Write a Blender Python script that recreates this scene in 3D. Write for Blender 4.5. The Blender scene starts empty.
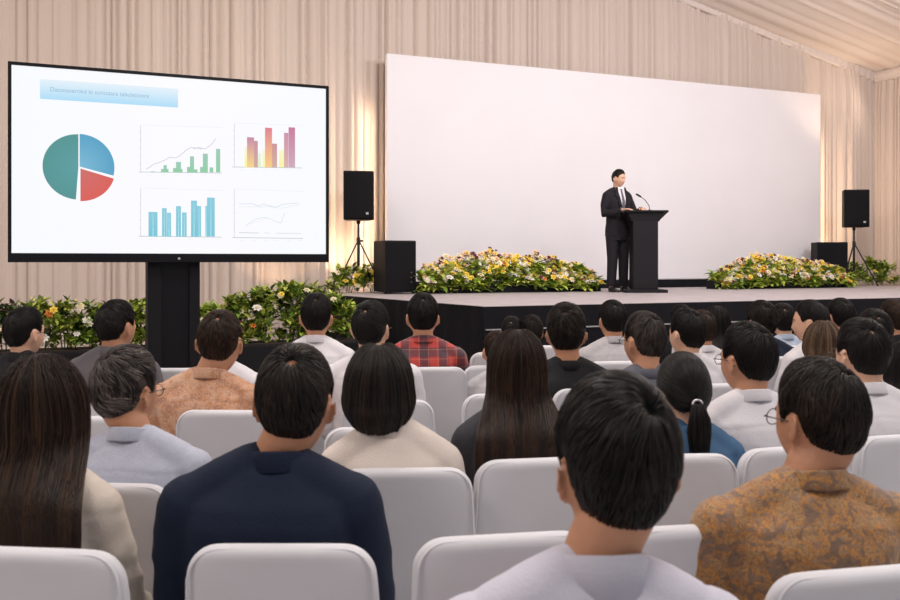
import bpy, bmesh, math, random
import numpy as np
from mathutils import Vector, Matrix, noise
random.seed(7)
PI = math.pi
sc = bpy.context.scene
COL = sc.collection
R = math.radians
YAW = R(22.9); F = 900.0; HOR = 262.0; CAMZ = 1.5
FW = (math.sin(YAW), math.cos(YAW)); RT = (math.cos(YAW), -math.sin(YAW))

def spot(px, d, z=0.0):
    """point of the hall seen in column px at depth d"""
    u = (px-450)/F
    return Vector((d*(FW[0]+u*RT[0]), d*(FW[1]+u*RT[1]), z))

# ------------------------------------------------------------------ materials
MATS = {}
def mat(name, col=(.5, .5, .5), rough=.6, metal=0, spec=.5, emis=None, es=1.0, bump=0, bscale=60, var=0, vscale=8, sheen=0, sub=0, coat=0):
    if name in MATS: return MATS[name]
    m = bpy.data.materials.new(name); m.use_nodes = True
    nt = m.node_tree; b = nt.nodes['Principled BSDF']
    b.inputs['Base Color'].default_value = (*col, 1)
    b.inputs['Roughness'].default_value = rough
    b.inputs['Metallic'].default_value = metal
    b.inputs['Specular IOR Level'].default_value = spec
    b.inputs['Sheen Weight'].default_value = sheen
    b.inputs['Coat Weight'].default_value = coat
    if sub:
        b.inputs['Subsurface Weight'].default_value = sub
        b.inputs['Subsurface Radius'].default_value = (.02, .008, .004)
        b.inputs['Subsurface Scale'].default_value = .4
    if emis:
        b.inputs['Emission Color'].default_value = (*emis, 1)
        b.inputs['Emission Strength'].default_value = es
    tc = nt.nodes.new('ShaderNodeTexCoord')
    if bump:
        n = nt.nodes.new('ShaderNodeTexNoise'); n.inputs['Scale'].default_value = bscale; n.inputs['Detail'].default_value = 4
        bp = nt.nodes.new('ShaderNodeBump'); bp.inputs['Strength'].default_value = bump; bp.inputs['Distance'].default_value = .01
        nt.links.new(tc.outputs['Object'], n.inputs['Vector']); nt.links.new(n.outputs['Fac'], bp.inputs['Height'])
        nt.links.new(bp.outputs['Normal'], b.inputs['Normal'])
    if var:
        n2 = nt.nodes.new('ShaderNodeTexNoise'); n2.inputs['Scale'].default_value = vscale; n2.inputs['Detail'].default_value = 5
        rp = nt.nodes.new('ShaderNodeMapRange'); rp.inputs['From Min'].default_value = .3; rp.inputs['From Max'].default_value = .7
        rp.inputs['To Min'].default_value = 1-var; rp.inputs['To Max'].default_value = 1+var
        mx = nt.nodes.new('ShaderNodeVectorMath'); mx.operation = 'SCALE'; mx.inputs[0].default_value = col
        nt.links.new(tc.outputs['Object'], n2.inputs['Vector']); nt.links.new(n2.outputs['Fac'], rp.inputs['Value'])
        nt.links.new(rp.outputs['Result'], mx.inputs['Scale']); nt.links.new(mx.outputs['Vector'], b.inputs['Base Color'])
    MATS[name] = m
    return m

def attr_mat(name, rough=.5, emis=0, spec=.5, trans=0, attr='Col'):
    if name in MATS: return MATS[name]
    m = bpy.data.materials.new(name); m.use_nodes = True
    nt = m.node_tree; b = nt.nodes['Principled BSDF']
    a = nt.nodes.new('ShaderNodeAttribute'); a.attribute_name = attr
    if not emis: nt.links.new(a.outputs['Color'], b.inputs['Base Color'])
    else: b.inputs['Base Color'].default_value = (.01, .01, .012, 1)
    b.inputs['Roughness'].default_value = rough; b.inputs['Specular IOR Level'].default_value = spec
    if emis:
        nt.links.new(a.outputs['Color'], b.inputs['Emission Color']); b.inputs['Emission Strength'].default_value = emis
    if trans:
        b.inputs['Transmission Weight'].default_value = 0
        b.inputs['Subsurface Weight'].default_value = trans
        b.inputs['Subsurface Radius'].default_value = (.01, .012, .004)
    MATS[name] = m
    return m

def hair_mat(name, base, tip, rough=.44, grey=0.0):
    if name in MATS: return MATS[name]
    m = bpy.data.materials.new(name); m.use_nodes = True
    nt = m.node_tree; b = nt.nodes['Principled BSDF']
    a = nt.nodes.new('ShaderNodeAttribute'); a.attribute_name = 'rnd'
    r = nt.nodes.new('ShaderNodeValToRGB')
    e = r.color_ramp.elements
    e[0].color = (*base, 1); e[1].color = (*tip, 1); e[0].position = .15; e[1].position = 1
    nt.links.new(a.outputs['Fac'], r.inputs['Fac']); nt.links.new(r.outputs['Color'], b.inputs['Base Color'])
    b.inputs['Roughness'].default_value = rough; b.inputs['Specular IOR Level'].default_value = .28
    MATS[name] = m
    return m

def nd(nt, t, **kw):
    n = nt.nodes.new(t)
    for k, v in kw.items():
        if k in n.inputs: n.inputs[k].default_value = v
        else: setattr(n, k, v)
    return n

def ramp(nt, pts, interp='LINEAR'):
    r = nt.nodes.new('ShaderNodeValToRGB'); cr = r.color_ramp; cr.interpolation = interp
    while len(cr.elements) < len(pts): cr.elements.new(.5)
    for e, (p, c) in zip(cr.elements, pts): e.position = p; e.color = (*c, 1)
    return r

def batik(name, cols, s1, s2, seed):
    """printed cloth: blotches of colour overlaid with small curling motifs"""
    m = mat(name, (.5, .3, .1), rough=.62, sheen=.2, bump=.25, bscale=90)
    nt = m.node_tree; b = nt.nodes['Principled BSDF']
    tc = nd(nt, 'ShaderNodeTexCoord')
    mp = nd(nt, 'ShaderNodeMapping'); mp.inputs['Location'].default_value = (seed, seed*2, 0)
    nt.links.new(tc.outputs['Object'], mp.inputs['Vector'])
    n1 = nd(nt, 'ShaderNodeTexNoise', Scale=s1, Detail=3.0, Distortion=1.5)
    v = nd(nt, 'ShaderNodeTexVoronoi', Scale=s2); v.feature = 'F1'
    n2 = nd(nt, 'ShaderNodeTexNoise', Scale=s2*1.3, Detail=4.0, Distortion=3.0)
    for n in (n1, v, n2): nt.links.new(mp.outputs['Vector'], n.inputs['Vector'])
    r1 = ramp(nt, [(.38, cols[0]), (.5, cols[1]), (.58, cols[2])])
    nt.links.new(n1.outputs['Fac'], r1.inputs['Fac'])
    r2 = ramp(nt, [(.44, (0, 0, 0)), (.5, (1, 1, 1)), (.56, (0, 0, 0))])
    nt.links.new(n2.outputs['Fac'], r2.inputs['Fac'])
    mx = nd(nt, 'ShaderNodeMix', data_type='RGBA'); mx.inputs[7].default_value = (*cols[3], 1)
    nt.links.new(r2.outputs['Color'], mx.inputs[0]); nt.links.new(r1.outputs['Color'], mx.inputs[6])
    r3 = ramp(nt, [(.0, (1, 1, 1)), (.22, (1, 1, 1)), (.32, (0, 0, 0))])
    nt.links.new(v.outputs['Distance'], r3.inputs['Fac'])
    m2 = nd(nt, 'ShaderNodeMath', operation='MULTIPLY'); m2.inputs[1].default_value = .8
    nt.links.new(r3.outputs['Color'], m2.inputs[0])
    mx2 = nd(nt, 'ShaderNodeMix', data_type='RGBA'); mx2.inputs[7].default_value = (*cols[4], 1)
    nt.links.new(m2.outputs[0], mx2.inputs[0]); nt.links.new(mx.outputs[2], mx2.inputs[6])
    nt.links.new(mx2.outputs[2], b.inputs['Base Color'])
    return m

def plaid(name):
    m = mat(name, (.4, .03, .03), rough=.75, sheen=.3, bump=.2, bscale=120)
    nt = m.node_tree; b = nt.nodes['Principled BSDF']
    tc = nd(nt, 'ShaderNodeTexCoord'); sx = nd(nt, 'ShaderNodeSeparateXYZ'); nt.links.new(tc.outputs['Object'], sx.inputs[0])
    def stripes(out, per, lo, ph):
        a = nd(nt, 'ShaderNodeMath', operation='MULTIPLY_ADD'); a.inputs[1].default_value = 1/per; a.inputs[2].default_value = ph
        nt.links.new(out, a.inputs[0])
        f = nd(nt, 'ShaderNodeMath', operation='FRACT'); nt.links.new(a.outputs[0], f.inputs[0])
        g = nd(nt, 'ShaderNodeMath', operation='LESS_THAN'); g.inputs[1].default_value = lo; nt.links.new(f.outputs[0], g.inputs[0])
        return g.outputs[0]
    x1 = stripes(sx.outputs['X'], .105, .50, .2); z1 = stripes(sx.outputs['Z'], .10, .48, .1)
    x2 = stripes(sx.outputs['X'], .0525, .10, .55); z2 = stripes(sx.outputs['Z'], .05, .10, .5)
    def mixc(fac, a, col, k):
        mm = nd(nt, 'ShaderNodeMath', operation='MULTIPLY'); mm.inputs[1].default_value = k; nt.links.new(fac, mm.inputs[0])
        x = nd(nt, 'ShaderNodeMix', data_type='RGBA'); nt.links.new(mm.outputs[0], x.inputs[0]); x.inputs[7].default_value = (*col, 1)
        if isinstance(a, tuple): x.inputs[6].default_value = (*a, 1)
        else: nt.links.new(a, x.inputs[6])
        return x.outputs[2]
    c = mixc(x1, (.48, .04, .03), (.02, .02, .035), .72)
    c = mixc(z1, c, (.02, .02, .035), .72)
    c = mixc(x2, c, (.55, .2, .15), .35); c = mixc(z2, c, (.55, .2, .15), .35)
    nt.links.new(c, b.inputs['Base Color'])
    return m

# ------------------------------------------------------------------ mesh builder
class MB:
    def __init__(s): s.v = []; s.f = []; s.c = None
    def add(s, V, Fc):
        o = len(s.v); s.v.extend([tuple(p) for p in V]); s.f.extend([tuple(i+o for i in f) for f in Fc]); return s
    def box(s, x0, x1, y0, y1, z0, z1, M=None):
        V = [Vector((x, y, z)) for z in (z0, z1) for y in (y0, y1) for x in (x0, x1)]
        if M: V = [M @ p for p in V]
        return s.add(V, [(0, 2, 3, 1), (4, 5, 7, 6), (0, 1, 5, 4), (2, 6, 7, 3), (0, 4, 6, 2), (1, 3, 7, 5)])
    def rings(s, rings, closed_ring=True, cap=True):
        n = len(rings[0]); V = [p for r in rings for p in r]; Fc = []
        for i in range(len(rings)-1):
            for j in range(n if closed_ring else n-1):
                k = (j+1) % n
                Fc.append((i*n+j, i*n+k, (i+1)*n+k, (i+1)*n+j))
        if cap and closed_ring:
            Fc.append(tuple(range(n-1, -1, -1))); Fc.append(tuple(range((len(rings)-1)*n, len(rings)*n)))
        return s.add(V, Fc)
    def tube(s, pts, rad, n=8, squash=1.0, up=Vector((0, 0, 1)), dome=True):
        """swept tube with rounded ends; rad one number or one per point"""
        pts = [Vector(p) for p in pts]
        rad = [rad]*len(pts) if not hasattr(rad, '__len__') else list(rad)
        P, Q = [], []
        if dome:
            d0 = (pts[0]-pts[1]).normalized()
            for k in (3, 2, 1): P.append(pts[0]+d0*rad[0]*math.sin(k*PI/6.2)); Q.append(rad[0]*math.cos(k*PI/6.2))
        P += pts; Q += rad
        if dome:
            d1 = (pts[-1]-pts[-2]).normalized()
            for k in (1, 2, 3): P.append(pts[-1]+d1*rad[-1]*math.sin(k*PI/6.2)); Q.append(rad[-1]*math.cos(k*PI/6.2))
        rings = []; px = None
        for i, p in enumerate(P):
            t = (P[min(i+1, len(P)-1)]-P[max(i-1, 0)]).normalized()
            if px is None:
                a = up if abs(t.dot(up)) < .9 else Vector((0, 1, 0))
                px = a.cross(t).normalized()
            else: px = (px - t*px.dot(t)).normalized()
            py = t.cross(px)
            rings.append([p+px*(Q[i]*math.cos(2*PI*j/n))+py*(Q[i]*squash*math.sin(2*PI*j/n)) for j in range(n)])
        return s.rings(rings)
    def ell(s, c, r, M=None, nu=16, nv=10):
        V = [(0, 0, -1)]; Fc = []
        for i in range(1, nv):
            t = PI*i/nv-PI/2
            V += [(math.cos(t)*math.cos(2*PI*j/nu), math.cos(t)*math.sin(2*PI*j/nu), math.sin(t)) for j in range(nu)]
        V.append((0, 0, 1)); L = len(V)-1
        for j in range(nu):
            k = (j+1) % nu; Fc.append((0, 1+k, 1+j)); Fc.append((L, L-nu+j, L-nu+k))
            for i in range(nv-2): a = 1+i*nu; Fc.append((a+j, a+k, a+nu+k, a+nu+j))
        W = []
        for p in V:
            q = Vector((p[0]*r[0], p[1]*r[1], p[2]*r[2]))
            if M: q = M @ q
            W.append(q+Vector(c))
        return s.add(W, Fc)
    def lathe(s, prof, n=24, c=(0, 0, 0)):
        return s.rings([[(c[0]+r*math.cos(2*PI*j/n), c[1]+r*math.sin(2*PI*j/n), c[2]+z) for j in range(n)] for r, z in prof])
    def mesh(s, name, m=None, smooth=True):
        me = bpy.data.meshes.new(name); me.from_pydata(s.v, [], s.f); me.update()
        if m: me.materials.append(m)
        if smooth: me.polygons.foreach_set('use_smooth', [True]*len(me.polygons))
        return me

def link(name, me, parent=None, loc=None, rot=None):
    o = bpy.data.objects.new(name, me); COL.objects.link(o)
    if parent: o.parent = parent
    if loc is not None: o.location = loc
    if rot is not None: o.rotation_euler = rot
    return o
def empty(name, loc=(0, 0, 0), rz=0, scale=1):
    o = bpy.data.objects.new(name, None); COL.objects.link(o); o.empty_display_size = .1
    o.location = loc; o.rotation_euler = (0, 0, rz); o.scale = (scale,)*3
    return o
def tag(o, label, cat, group=None, kind=None):
    o['label'] = label; o['category'] = cat
    if group: o['group'] = group
    if kind: o['kind'] = kind
    return o
def structure(name, me, label=None):
    o = link(name, me); o['kind'] = 'structure'
    if label: o['label'] = label
    return o
def bevel(o, w, seg=2):
    b = o.modifiers.new('bevel', 'BEVEL'); b.width = w; b.segments = seg; b.limit_method = 'ANGLE'; b.angle_limit = R(40)
    o.data.polygons.foreach_set('use_smooth', [False]*len(o.data.polygons))
    return o

def remesh(mb, voxel, smooth=4, fac=.5):
    me = bpy.data.meshes.new('tmp'); me.from_pydata(mb.v, [], mb.f); me.update()
    o = bpy.data.objects.new('tmp', me); COL.objects.link(o)
    r = o.modifiers.new('r', 'REMESH'); r.mode = 'VOXEL'; r.voxel_size = voxel; r.use_smooth_shade = True
    if smooth:
        s = o.modifiers.new('s', 'SMOOTH'); s.factor = fac; s.iterations = smooth
    dg = bpy.context.evaluated_depsgraph_get(); dg.update()
    out = bpy.data.meshes.new_from_object(o.evaluated_get(dg), depsgraph=dg)
    bpy.data.objects.remove(o); bpy.data.meshes.remove(me)
    out.polygons.foreach_set('use_smooth', [True]*len(out.polygons))
    return out
def get_co(me):
    a = np.empty(len(me.vertices)*3, dtype=np.float32); me.vertices.foreach_get('co', a); return a.reshape(-1, 3)
def get_no(me):
    a = np.empty(len(me.vertices)*3, dtype=np.float32); me.vertices.foreach_get('normal', a); return a.reshape(-1, 3)
def set_co(me, a):
    me.vertices.foreach_set('co', np.ascontiguousarray(a, dtype=np.float32).ravel()); me.update()
def sstep(x, a, b):
    t = np.clip((x-a)/(b-a), 0, 1); return t*t*(3-2*t)
def pcol(me, arr, name='Col'):
    at = me.color_attributes.new(name, 'FLOAT_COLOR', 'POINT'); at.data.foreach_set('color', np.ascontiguousarray(arr, dtype=np.float32).ravel())
# ------------------------------------------------------------------ head
def head_surf(D):
    D = np.atleast_2d(np.asarray(D, float)); x, y, z = D.T
    a = .0765; b = np.where(y > 0, .093, .098); c = np.where(z > 0, .119, .118)
    n = 2.25
    e = (np.abs(x/a)**n+np.abs(y/b)**n+np.abs(z/c)**n)**(-1/n)
    P = D*e[:, None]
    X, Y, Z = P.T.copy()
    t = np.clip(-Z/.118, 0, 1)
    X *= 1-.26*t**1.7
    X *= 1-.05*np.clip(Z/.119, 0, 1)
    X = np.where(Y < 0, X*(1-.20*sstep(t, .05, .75)*sstep(-Y, 0, .04)), X)
    Y = np.where(Y < 0, Y*(1-.42*sstep(t, .25, 1.0)), Y*(1-.05*t))
    g = lambda v, m, s: np.exp(-((v-m)/s)**2)
    fr = sstep(Y, .02, .06)
    Y = Y+fr*(.011*g(X, 0, .012)*g(Z, -.012, .026)+.017*g(X, 0, .014)*g(Z, -.034, .013)
              - .009*(g(X, .031, .015)+g(X, -.031, .015))*g(Z, .0, .012)+.004*g(X, 0, .05)*g(Z, .023, .010)
              + .004*(g(X, .04, .016)+g(X, -.04, .016))*g(Z, -.032, .018)
              + .007*g(X, 0, .021)*g(Z, -.066, .010)-.004*g(X, 0, .022)*g(Z, -.066, .0028)+.009*g(X, 0, .02)*g(Z, -.1, .016))
    return np.stack([X, Y, Z], 1)

def head_mb(mb, T, fem=False):
    nu, nv = 64, 48; V = []
    D = [(0, 0, -1)]
    for i in range(1, nv):
        t = PI*i/nv-PI/2
        for j in range(nu): a = 2*PI*j/nu; D.append((math.cos(t)*math.cos(a), math.cos(t)*math.sin(a), math.sin(t)))
    D.append((0, 0, 1)); P = head_surf(D); Fc = []; L = len(D)-1
    for j in range(nu):
        k = (j+1) % nu; Fc.append((0, 1+k, 1+j)); Fc.append((L, L-nu+j, L-nu+k))
        for i in range(nv-2): a = 1+i*nu; Fc.append((a+j, a+k, a+nu+k, a+nu+j))
    mb.add([T @ Vector(p) for p in P], Fc)
    if not fem:
        for s in (-1, 1):                                   # ears: rim, lobe and hollow
            def E(o, yy, zz): return T @ Vector((s*(.0765+o), -.006+yy, -.008+zz))
            rim = []
            for k in range(13):
                a = R(-70+k*25); rr = 1+.12*math.sin(a)
                yy = -math.cos(a)*.0175*rr; zz = math.sin(a)*.030
                rim.append(E(.003+.013*max(0, -yy/.0175+.3), yy, zz+.002))
            mb.tube(rim, .0045, n=8)
            mb.tube([E(.002, .004, .014), E(.006, -.004, .0), E(.004, .004, -.022)], [.009, .0085, .0085], n=8)
            mb.tube([E(.004, .002, -.024), E(.005, .0, -.032)], [.007, .006], n=8)

def hand(mb, w, d, nrm, side, curl=.35, sc_=1.0):
    """palm with four unequal bent fingers and a thumb from its side"""
    d = Vector(d).normalized(); nrm = Vector(nrm); nrm = (nrm-d*nrm.dot(d)).normalized(); lat = d.cross(nrm)*side
    w = Vector(w)
    L = .085*sc_
    for k, q in enumerate((-1.5, -.5, .5, 1.5)):
        base = w+d*(L*(1-.06*abs(q)))+lat*(q*.0195*sc_)
        mb.tube([w+lat*(q*.013*sc_)-d*.01, w+d*L*.5+lat*(q*.017*sc_), base], [.014*sc_, .0145*sc_, .0115*sc_], n=8)
        ln = (.058, .074, .080, .070)[k]*sc_ if side else .07
        dd = d.copy(); p = base; pts = [p]
        for seg, f in enumerate((.45, .32, .23)):
            an = curl*(.8+.4*seg); dd = (dd*math.cos(an)-nrm*math.sin(an)).normalized()
            p = p+dd*ln*f; pts.append(p)
        mb.tube(pts, [.0098*sc_, .0092*sc_, .0085*sc_, .0072*sc_], n=8)
    tb = w+d*.022*sc_+lat*(.024*sc_)
    t1 = (d*.75+lat*.75-nrm*.15).normalized()
    mb.tube([tb-lat*.012, tb+t1*.035*sc_, tb+t1*.035*sc_+(d*.95+lat*.2-nrm*.2).normalized()*.032*sc_,
             tb+t1*.035*sc_+(d*.95+lat*.1-nrm*.3).normalized()*.055*sc_], [.014*sc_, .0115*sc_, .010*sc_, .008*sc_], n=8)

def torso(mb, b, infl, lo=.44):
    """b: build dict"""
    w = b['w']; dd = b['dep']
    secs = [(.47, .150, .110, 0), (.52, .175, .125, 0), (.60, .165, .125, 0), (.70, .158*w/1, .118, -.005), (.80, .165*w, .118, -.01), (.88, .175*w, .118, -.015),
            (.94, .182*w, .110, -.02), (.985, .170*w, .095, -.02), (1.02, .125*w, .075, -.018), (1.060, .07, .06, -.012)]
    rings = []
    for z, rx, ry, cy in secs:
        if z < lo-.001: continue
        ry *= dd; rx += infl; ry += infl; n = 28; r = []
        for j in range(n):
            a = 2*PI*j/n; c_, s_ = math.cos(a), math.sin(a)
            ex = 2/2.6
            r.append((rx*math.copysign(abs(c_)**ex, c_), cy+ry*math.copysign(abs(s_)**ex, s_), z))
        rings.append(r)
    mb.rings(rings)
    sw = b['sw']
    for s in (-1, 1):                                       # slope from neck to shoulder
        mb.tube([(s*.035, -.022, 1.060), (s*.10*w, -.025, 1.026), (s*(sw-.02), -.02, .978)], [.040+infl, .045+infl*.9, .053+infl], n=14)

BUILDS = {'man': dict(w=1.0, dep=1.0, sw=.185, arm=1.0, neck=.056), 'broad': dict(w=1.08, dep=1.08, sw=.198, arm=1.12, neck=.060),
          'slim': dict(w=.93, dep=.93, sw=.172, arm=.92, neck=.052), 'woman': dict(w=.86, dep=.92, sw=.158, arm=.82, neck=.046)}
def arm_pts(b, s):
    sw = b['sw']
    return [Vector((s*sw, -.02, .970)), Vector((s*(sw+.022), .0, .87)), Vector((s*(sw+.035), .05, .72)), Vector((s*(sw-.0), .17, .665)), Vector((s*(sw-.07), .27, .64))]

def body_mesh(bn, hyaw, hpitch, voxel, hx=0, hz=0):
    b = BUILDS[bn]; mb = MB()
    T = Matrix.Translation((hx, .018, 1.195+hz)) @ Matrix.Rotation(hyaw, 4, 'Z') @ Matrix.Rotation(hpitch, 4, 'X') @ Matrix.Scale(1.03, 4)
    head_mb(mb, T, bn == 'woman')
    nk = b['neck']
    mb.tube([T @ Vector((0, -.028, -.045)), (hx*.4, -.012, 1.10+hz*.4), (0, -.015, 1.03)], [nk*1.02, nk, nk*1.15], n=20)
    torso(mb, b, 0)
    for s in (-1, 1):
        A = arm_pts(b, s); k = b['arm']
        mb.tube(A, [.052*k, .047*k, .042*k, .038*k, .028*k], n=14)
        mb.tube([(s*.085, -.02, .53), (s*.12, .22, .535), (s*.14, .44, .52)], [.088, .075, .056], n=14)
        mb.tube([(s*.14, .44, .52), (s*.14, .46, .30), (s*.14, .45, .09)], [.054, .050, .034], n=12)
        mb.tube([(s*.14, .47, .045), (s*.14, .56, .030)], [.026, .020], n=10)
        hand(mb, A[-1]+Vector((-s*.012, .02, -.003)), (-s*.35, 1, -.12), (0, .1, 1), -s, .18, .98 if bn != 'woman' else .9)
    me = remesh(mb, voxel, 3)
    return me, T

def wrinkle(me, amp, seed, yoke=True, sw=.185):
    co = get_co(me); no = get_no(me); out = co.copy()
    for i, p in enumerate(co):
        x, y, z = float(p[0]), float(p[1]), float(p[2])
        n1 = noise.noise(Vector((x*5+seed, y*6, z*13+seed+x*3)))
        n2 = noise.noise(Vector((x*14+seed, y*9+z*8, z*22-abs(x)*26)))
        n3 = noise.noise(Vector((x*3+seed*3, y*3, z*4)))
        d = -abs(n1)*1.3+.5*n2*(1 if abs(x) > .1 else .45)+.6*n3+.25
        lo = min(1, max(.25, (1.04-z)*5))
        dd = amp*d*lo
        if yoke and y < 0: dd -= .0022*math.exp(-((z-.985+abs(x)*.10)/.006)**2)
        if yoke: dd -= .0022*math.exp(-((abs(x)-sw+.012-(z-.9)*.05)/.006)**2)*(1 if z > .8 else 0)
        out[i] = p+no[i]*dd
    set_co(me, out)

def top_mesh(bn, kind, voxel, seed):
    b = BUILDS[bn]; mb = MB()
    infl = {'shirt': .010, 'blazer': .019, 'tee': .008, 'jacket': .016}[kind]
    torso(mb, b, infl, .50)
    for s in (-1, 1):
        A = arm_pts(b, s); k = b['arm']
        e = infl+.004
        if kind == 'tee':
            mb.tube(A[:2]+[A[1].lerp(A[2], .45)], [.052*k+e, .05*k+e, .05*k+e], n=16)
        else:
            mb.tube(A[:4]+[A[3].lerp(A[4], .75)], [.053*k+e, .048*k+e, .045*k+e, .040*k+e, .034*k+e], n=16)
    me = remesh(mb, voxel, 6)
    wrinkle(me, {'shirt': .011, 'blazer': .0045, 'tee': .005, 'jacket': .006}[kind], seed, kind in ('shirt',), b['sw'])
    return me

def collar_mesh(kind, nk):
    """folded band round the neck, higher at the back"""
    mb = MB(); n = 40; rings = []
    if kind == 'blazer': st, out, ht, th = .002, .008, .034, .004
    elif kind == 'tee': st, out, ht, th = .0, .006, .012, .004
    elif kind == 'mandarin': st, out, ht, th = .001, .004, .034, .003
    else: st, out, ht, th = .001, .008, .036, .0028
    for j in range(n):
        a = 2*PI*j/n; front = (1-math.cos(a))/2  # 0 back .. 1 front
        c_, s_ = math.sin(a), -math.cos(a)
        r = nk+.010+st+.004*front
        base = 1.072-.045*front**1.3; top = base+ht*(1-.30*front)
        drop = base+.002-.016*front - (.012 if kind == 'blazer' else .004)
        cy = -.014+.012*front+(.0 if kind in ('tee', 'mandarin') else .004*(1-front))
        prof = [(r-.002, base-.034), (r-.001, top-.003), (r+th*.8, top+.001), (r+th*2, top-.003)]
        if kind in ('tee', 'mandarin'): prof += [(r+out+th+.004, base-.034)]
        else: prof += [(r+out*.7, (top+drop)/2), (r+out+.006, drop), (r+out+.004, drop-.003), (r+th*1.2, base+.004)]
        rings.append([(c_*q, cy+s_*q*1.02, z) for q, z in prof])
    V = [p for r in rings for p in r]; m = len(rings[0]); Fc = []
    for i in range(n):
        k = (i+1) % n
        for j in range(m): l = (j+1) % m; Fc.append((i*m+j, k*m+j, k*m+l, i*m+l))
    mb.add(V, Fc); return mb

def trousers_mb():
    mb = MB()
    mb.tube([(-.07, -.02, .545), (.07, -.02, .545)], .135, n=24, squash=.78); mb.ell((0, -.01, .56), (.185, .135, .11))
    for s in (-1, 1):
        mb.tube([(s*.085, -.02, .535), (s*.12, .22, .54), (s*.14, .44, .528)], [.104, .092, .074], n=16)
        mb.tube([(s*.14, .44, .52), (s*.14, .465, .30), (s*.14, .455, .11)], [.073, .066, .060], n=16)
    return mb
def shoes_mb(pos, yaw=0):
    mb = MB()
    for (x, y) in pos:
        M = Matrix.Translation((x, y, 0)) @ Matrix.Rotation(yaw, 4, 'Z')
        rings = []
        for (t, w, h) in ((-.075, .018, .05), (-.065, .034, .075), (-.02, .038, .078), (.05, .042, .062), (.11, .046, .045), (.16, .040, .036), (.185, .016, .022)):
            r = []
            for k in range(14):
                a = 2*PI*k/14; zz = math.sin(a); zz = h*.5+h*.5*zz if zz > 0 else h*.5*(1-min(1, -zz*1.9))
                r.append(M @ Vector((w*math.cos(a), t, max(.002, zz))))
            rings.append(r)
        mb.rings(rings)
    return mb

# ------------------------------------------------------------------ hair
def frame_from(w):
    w = Vector(w).normalized(); e1 = Vector((0, 0, -1)); e1 = (e1-w*e1.dot(w)); e1.normalize(); e2 = w.cross(e1); return w, e1, e2
def pdir(fr, th, az):
    w, e1, e2 = fr; return w*math.cos(th)+(e1*math.cos(az)+e2*math.sin(az))*math.sin(th)
def hs(d):
    return Vector(head_surf([tuple(d)])[0])
LINE_S = [(0, -.057), (25, -.059), (45, -.047), (62, -.022), (78, .026), (98, .034), (106, -.004), (113, -.002), (124, .045), (150, .074), (180, .080)]
def hairline(azd, low=0.0):
    azd = abs(azd)
    for (a, z), (a2, z2) in zip(LINE_S, LINE_S[1:]):
        if azd <= a2:
            t = (azd-a)/(a2-a); v = z+(z2-z)*t
            return v+(low if azd < 60 else 0)
    return .08
def max_theta(fr, low=0.0, step=.03):
    tab = []
    for k in range(72):
        az = 2*PI*k/72; th = .3
        while th < 2.9:
            p = hs(pdir(fr, th, az)); q = math.degrees(math.atan2(p.x, -p.y))
            if p.z < hairline(q, low): break
            th += step
        tab.append(th)
    out = []
    for k in range(72): out.append((tab[k-1]+2*tab[k]+tab[(k+1) % 72])/4)
    def f(az):
        q = (az % (2*PI))/(2*PI)*72; i = int(q) % 72; t = q-int(q)
        return out[i]*(1-t)+out[(i+1) % 72]*t
    return f
def strand(V, Fc, C, pts, w, rv, tipw=.25):
    """thin flat three-sided lock along pts, lying on the head"""
    m = len(pts); o = len(V)
    for i, p in enumerate(pts):
        t = (pts[min(i+1, m-1)]-pts[max(0, i-1)])
        if t.length < 1e-6: t = Vector((0, 0, -1))
        t.normalize(); n = Vector((p.x, p.y+.02, max(p.z, -.02)*.8)).normalized()
        s = t.cross(n)
        if s.length < 1e-4: s = Vector((1, 0, 0))
        s.normalize(); n = s.cross(t).normalized()
        k = i/(m-1); ww = w*(.35+1.3*k if k < .5 else 1.0) * (1-(1-tipw)*max(0, (k-.55)/.45)**1.5)
        V.extend([p-s*ww, p+s*ww, p+n*ww*.55]); C.extend([rv]*3)
    for i in range(m-1):
        a = o+i*3
        for j in range(3): k = (j+1) % 3; Fc.append((a+j, a+k, a+3+k, a+3+j))
    a = o+(m-1)*3; Fc.append((a, a+1, a+2))
HAIRS = {}
def finish_hair(name, V, Fc, C, m):
    me = bpy.data.meshes.new(name); me.from_pydata([tuple(p) for p in V], [], Fc); me.update()
    me.materials.append(m); me.polygons.foreach_set('use_smooth', [True]*len(me.polygons))
    a = np.ones((len(V), 4)); a[:, 0] = a[:, 1] = a[:, 2] = C; pcol(me, a, 'rnd')
    return me
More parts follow.
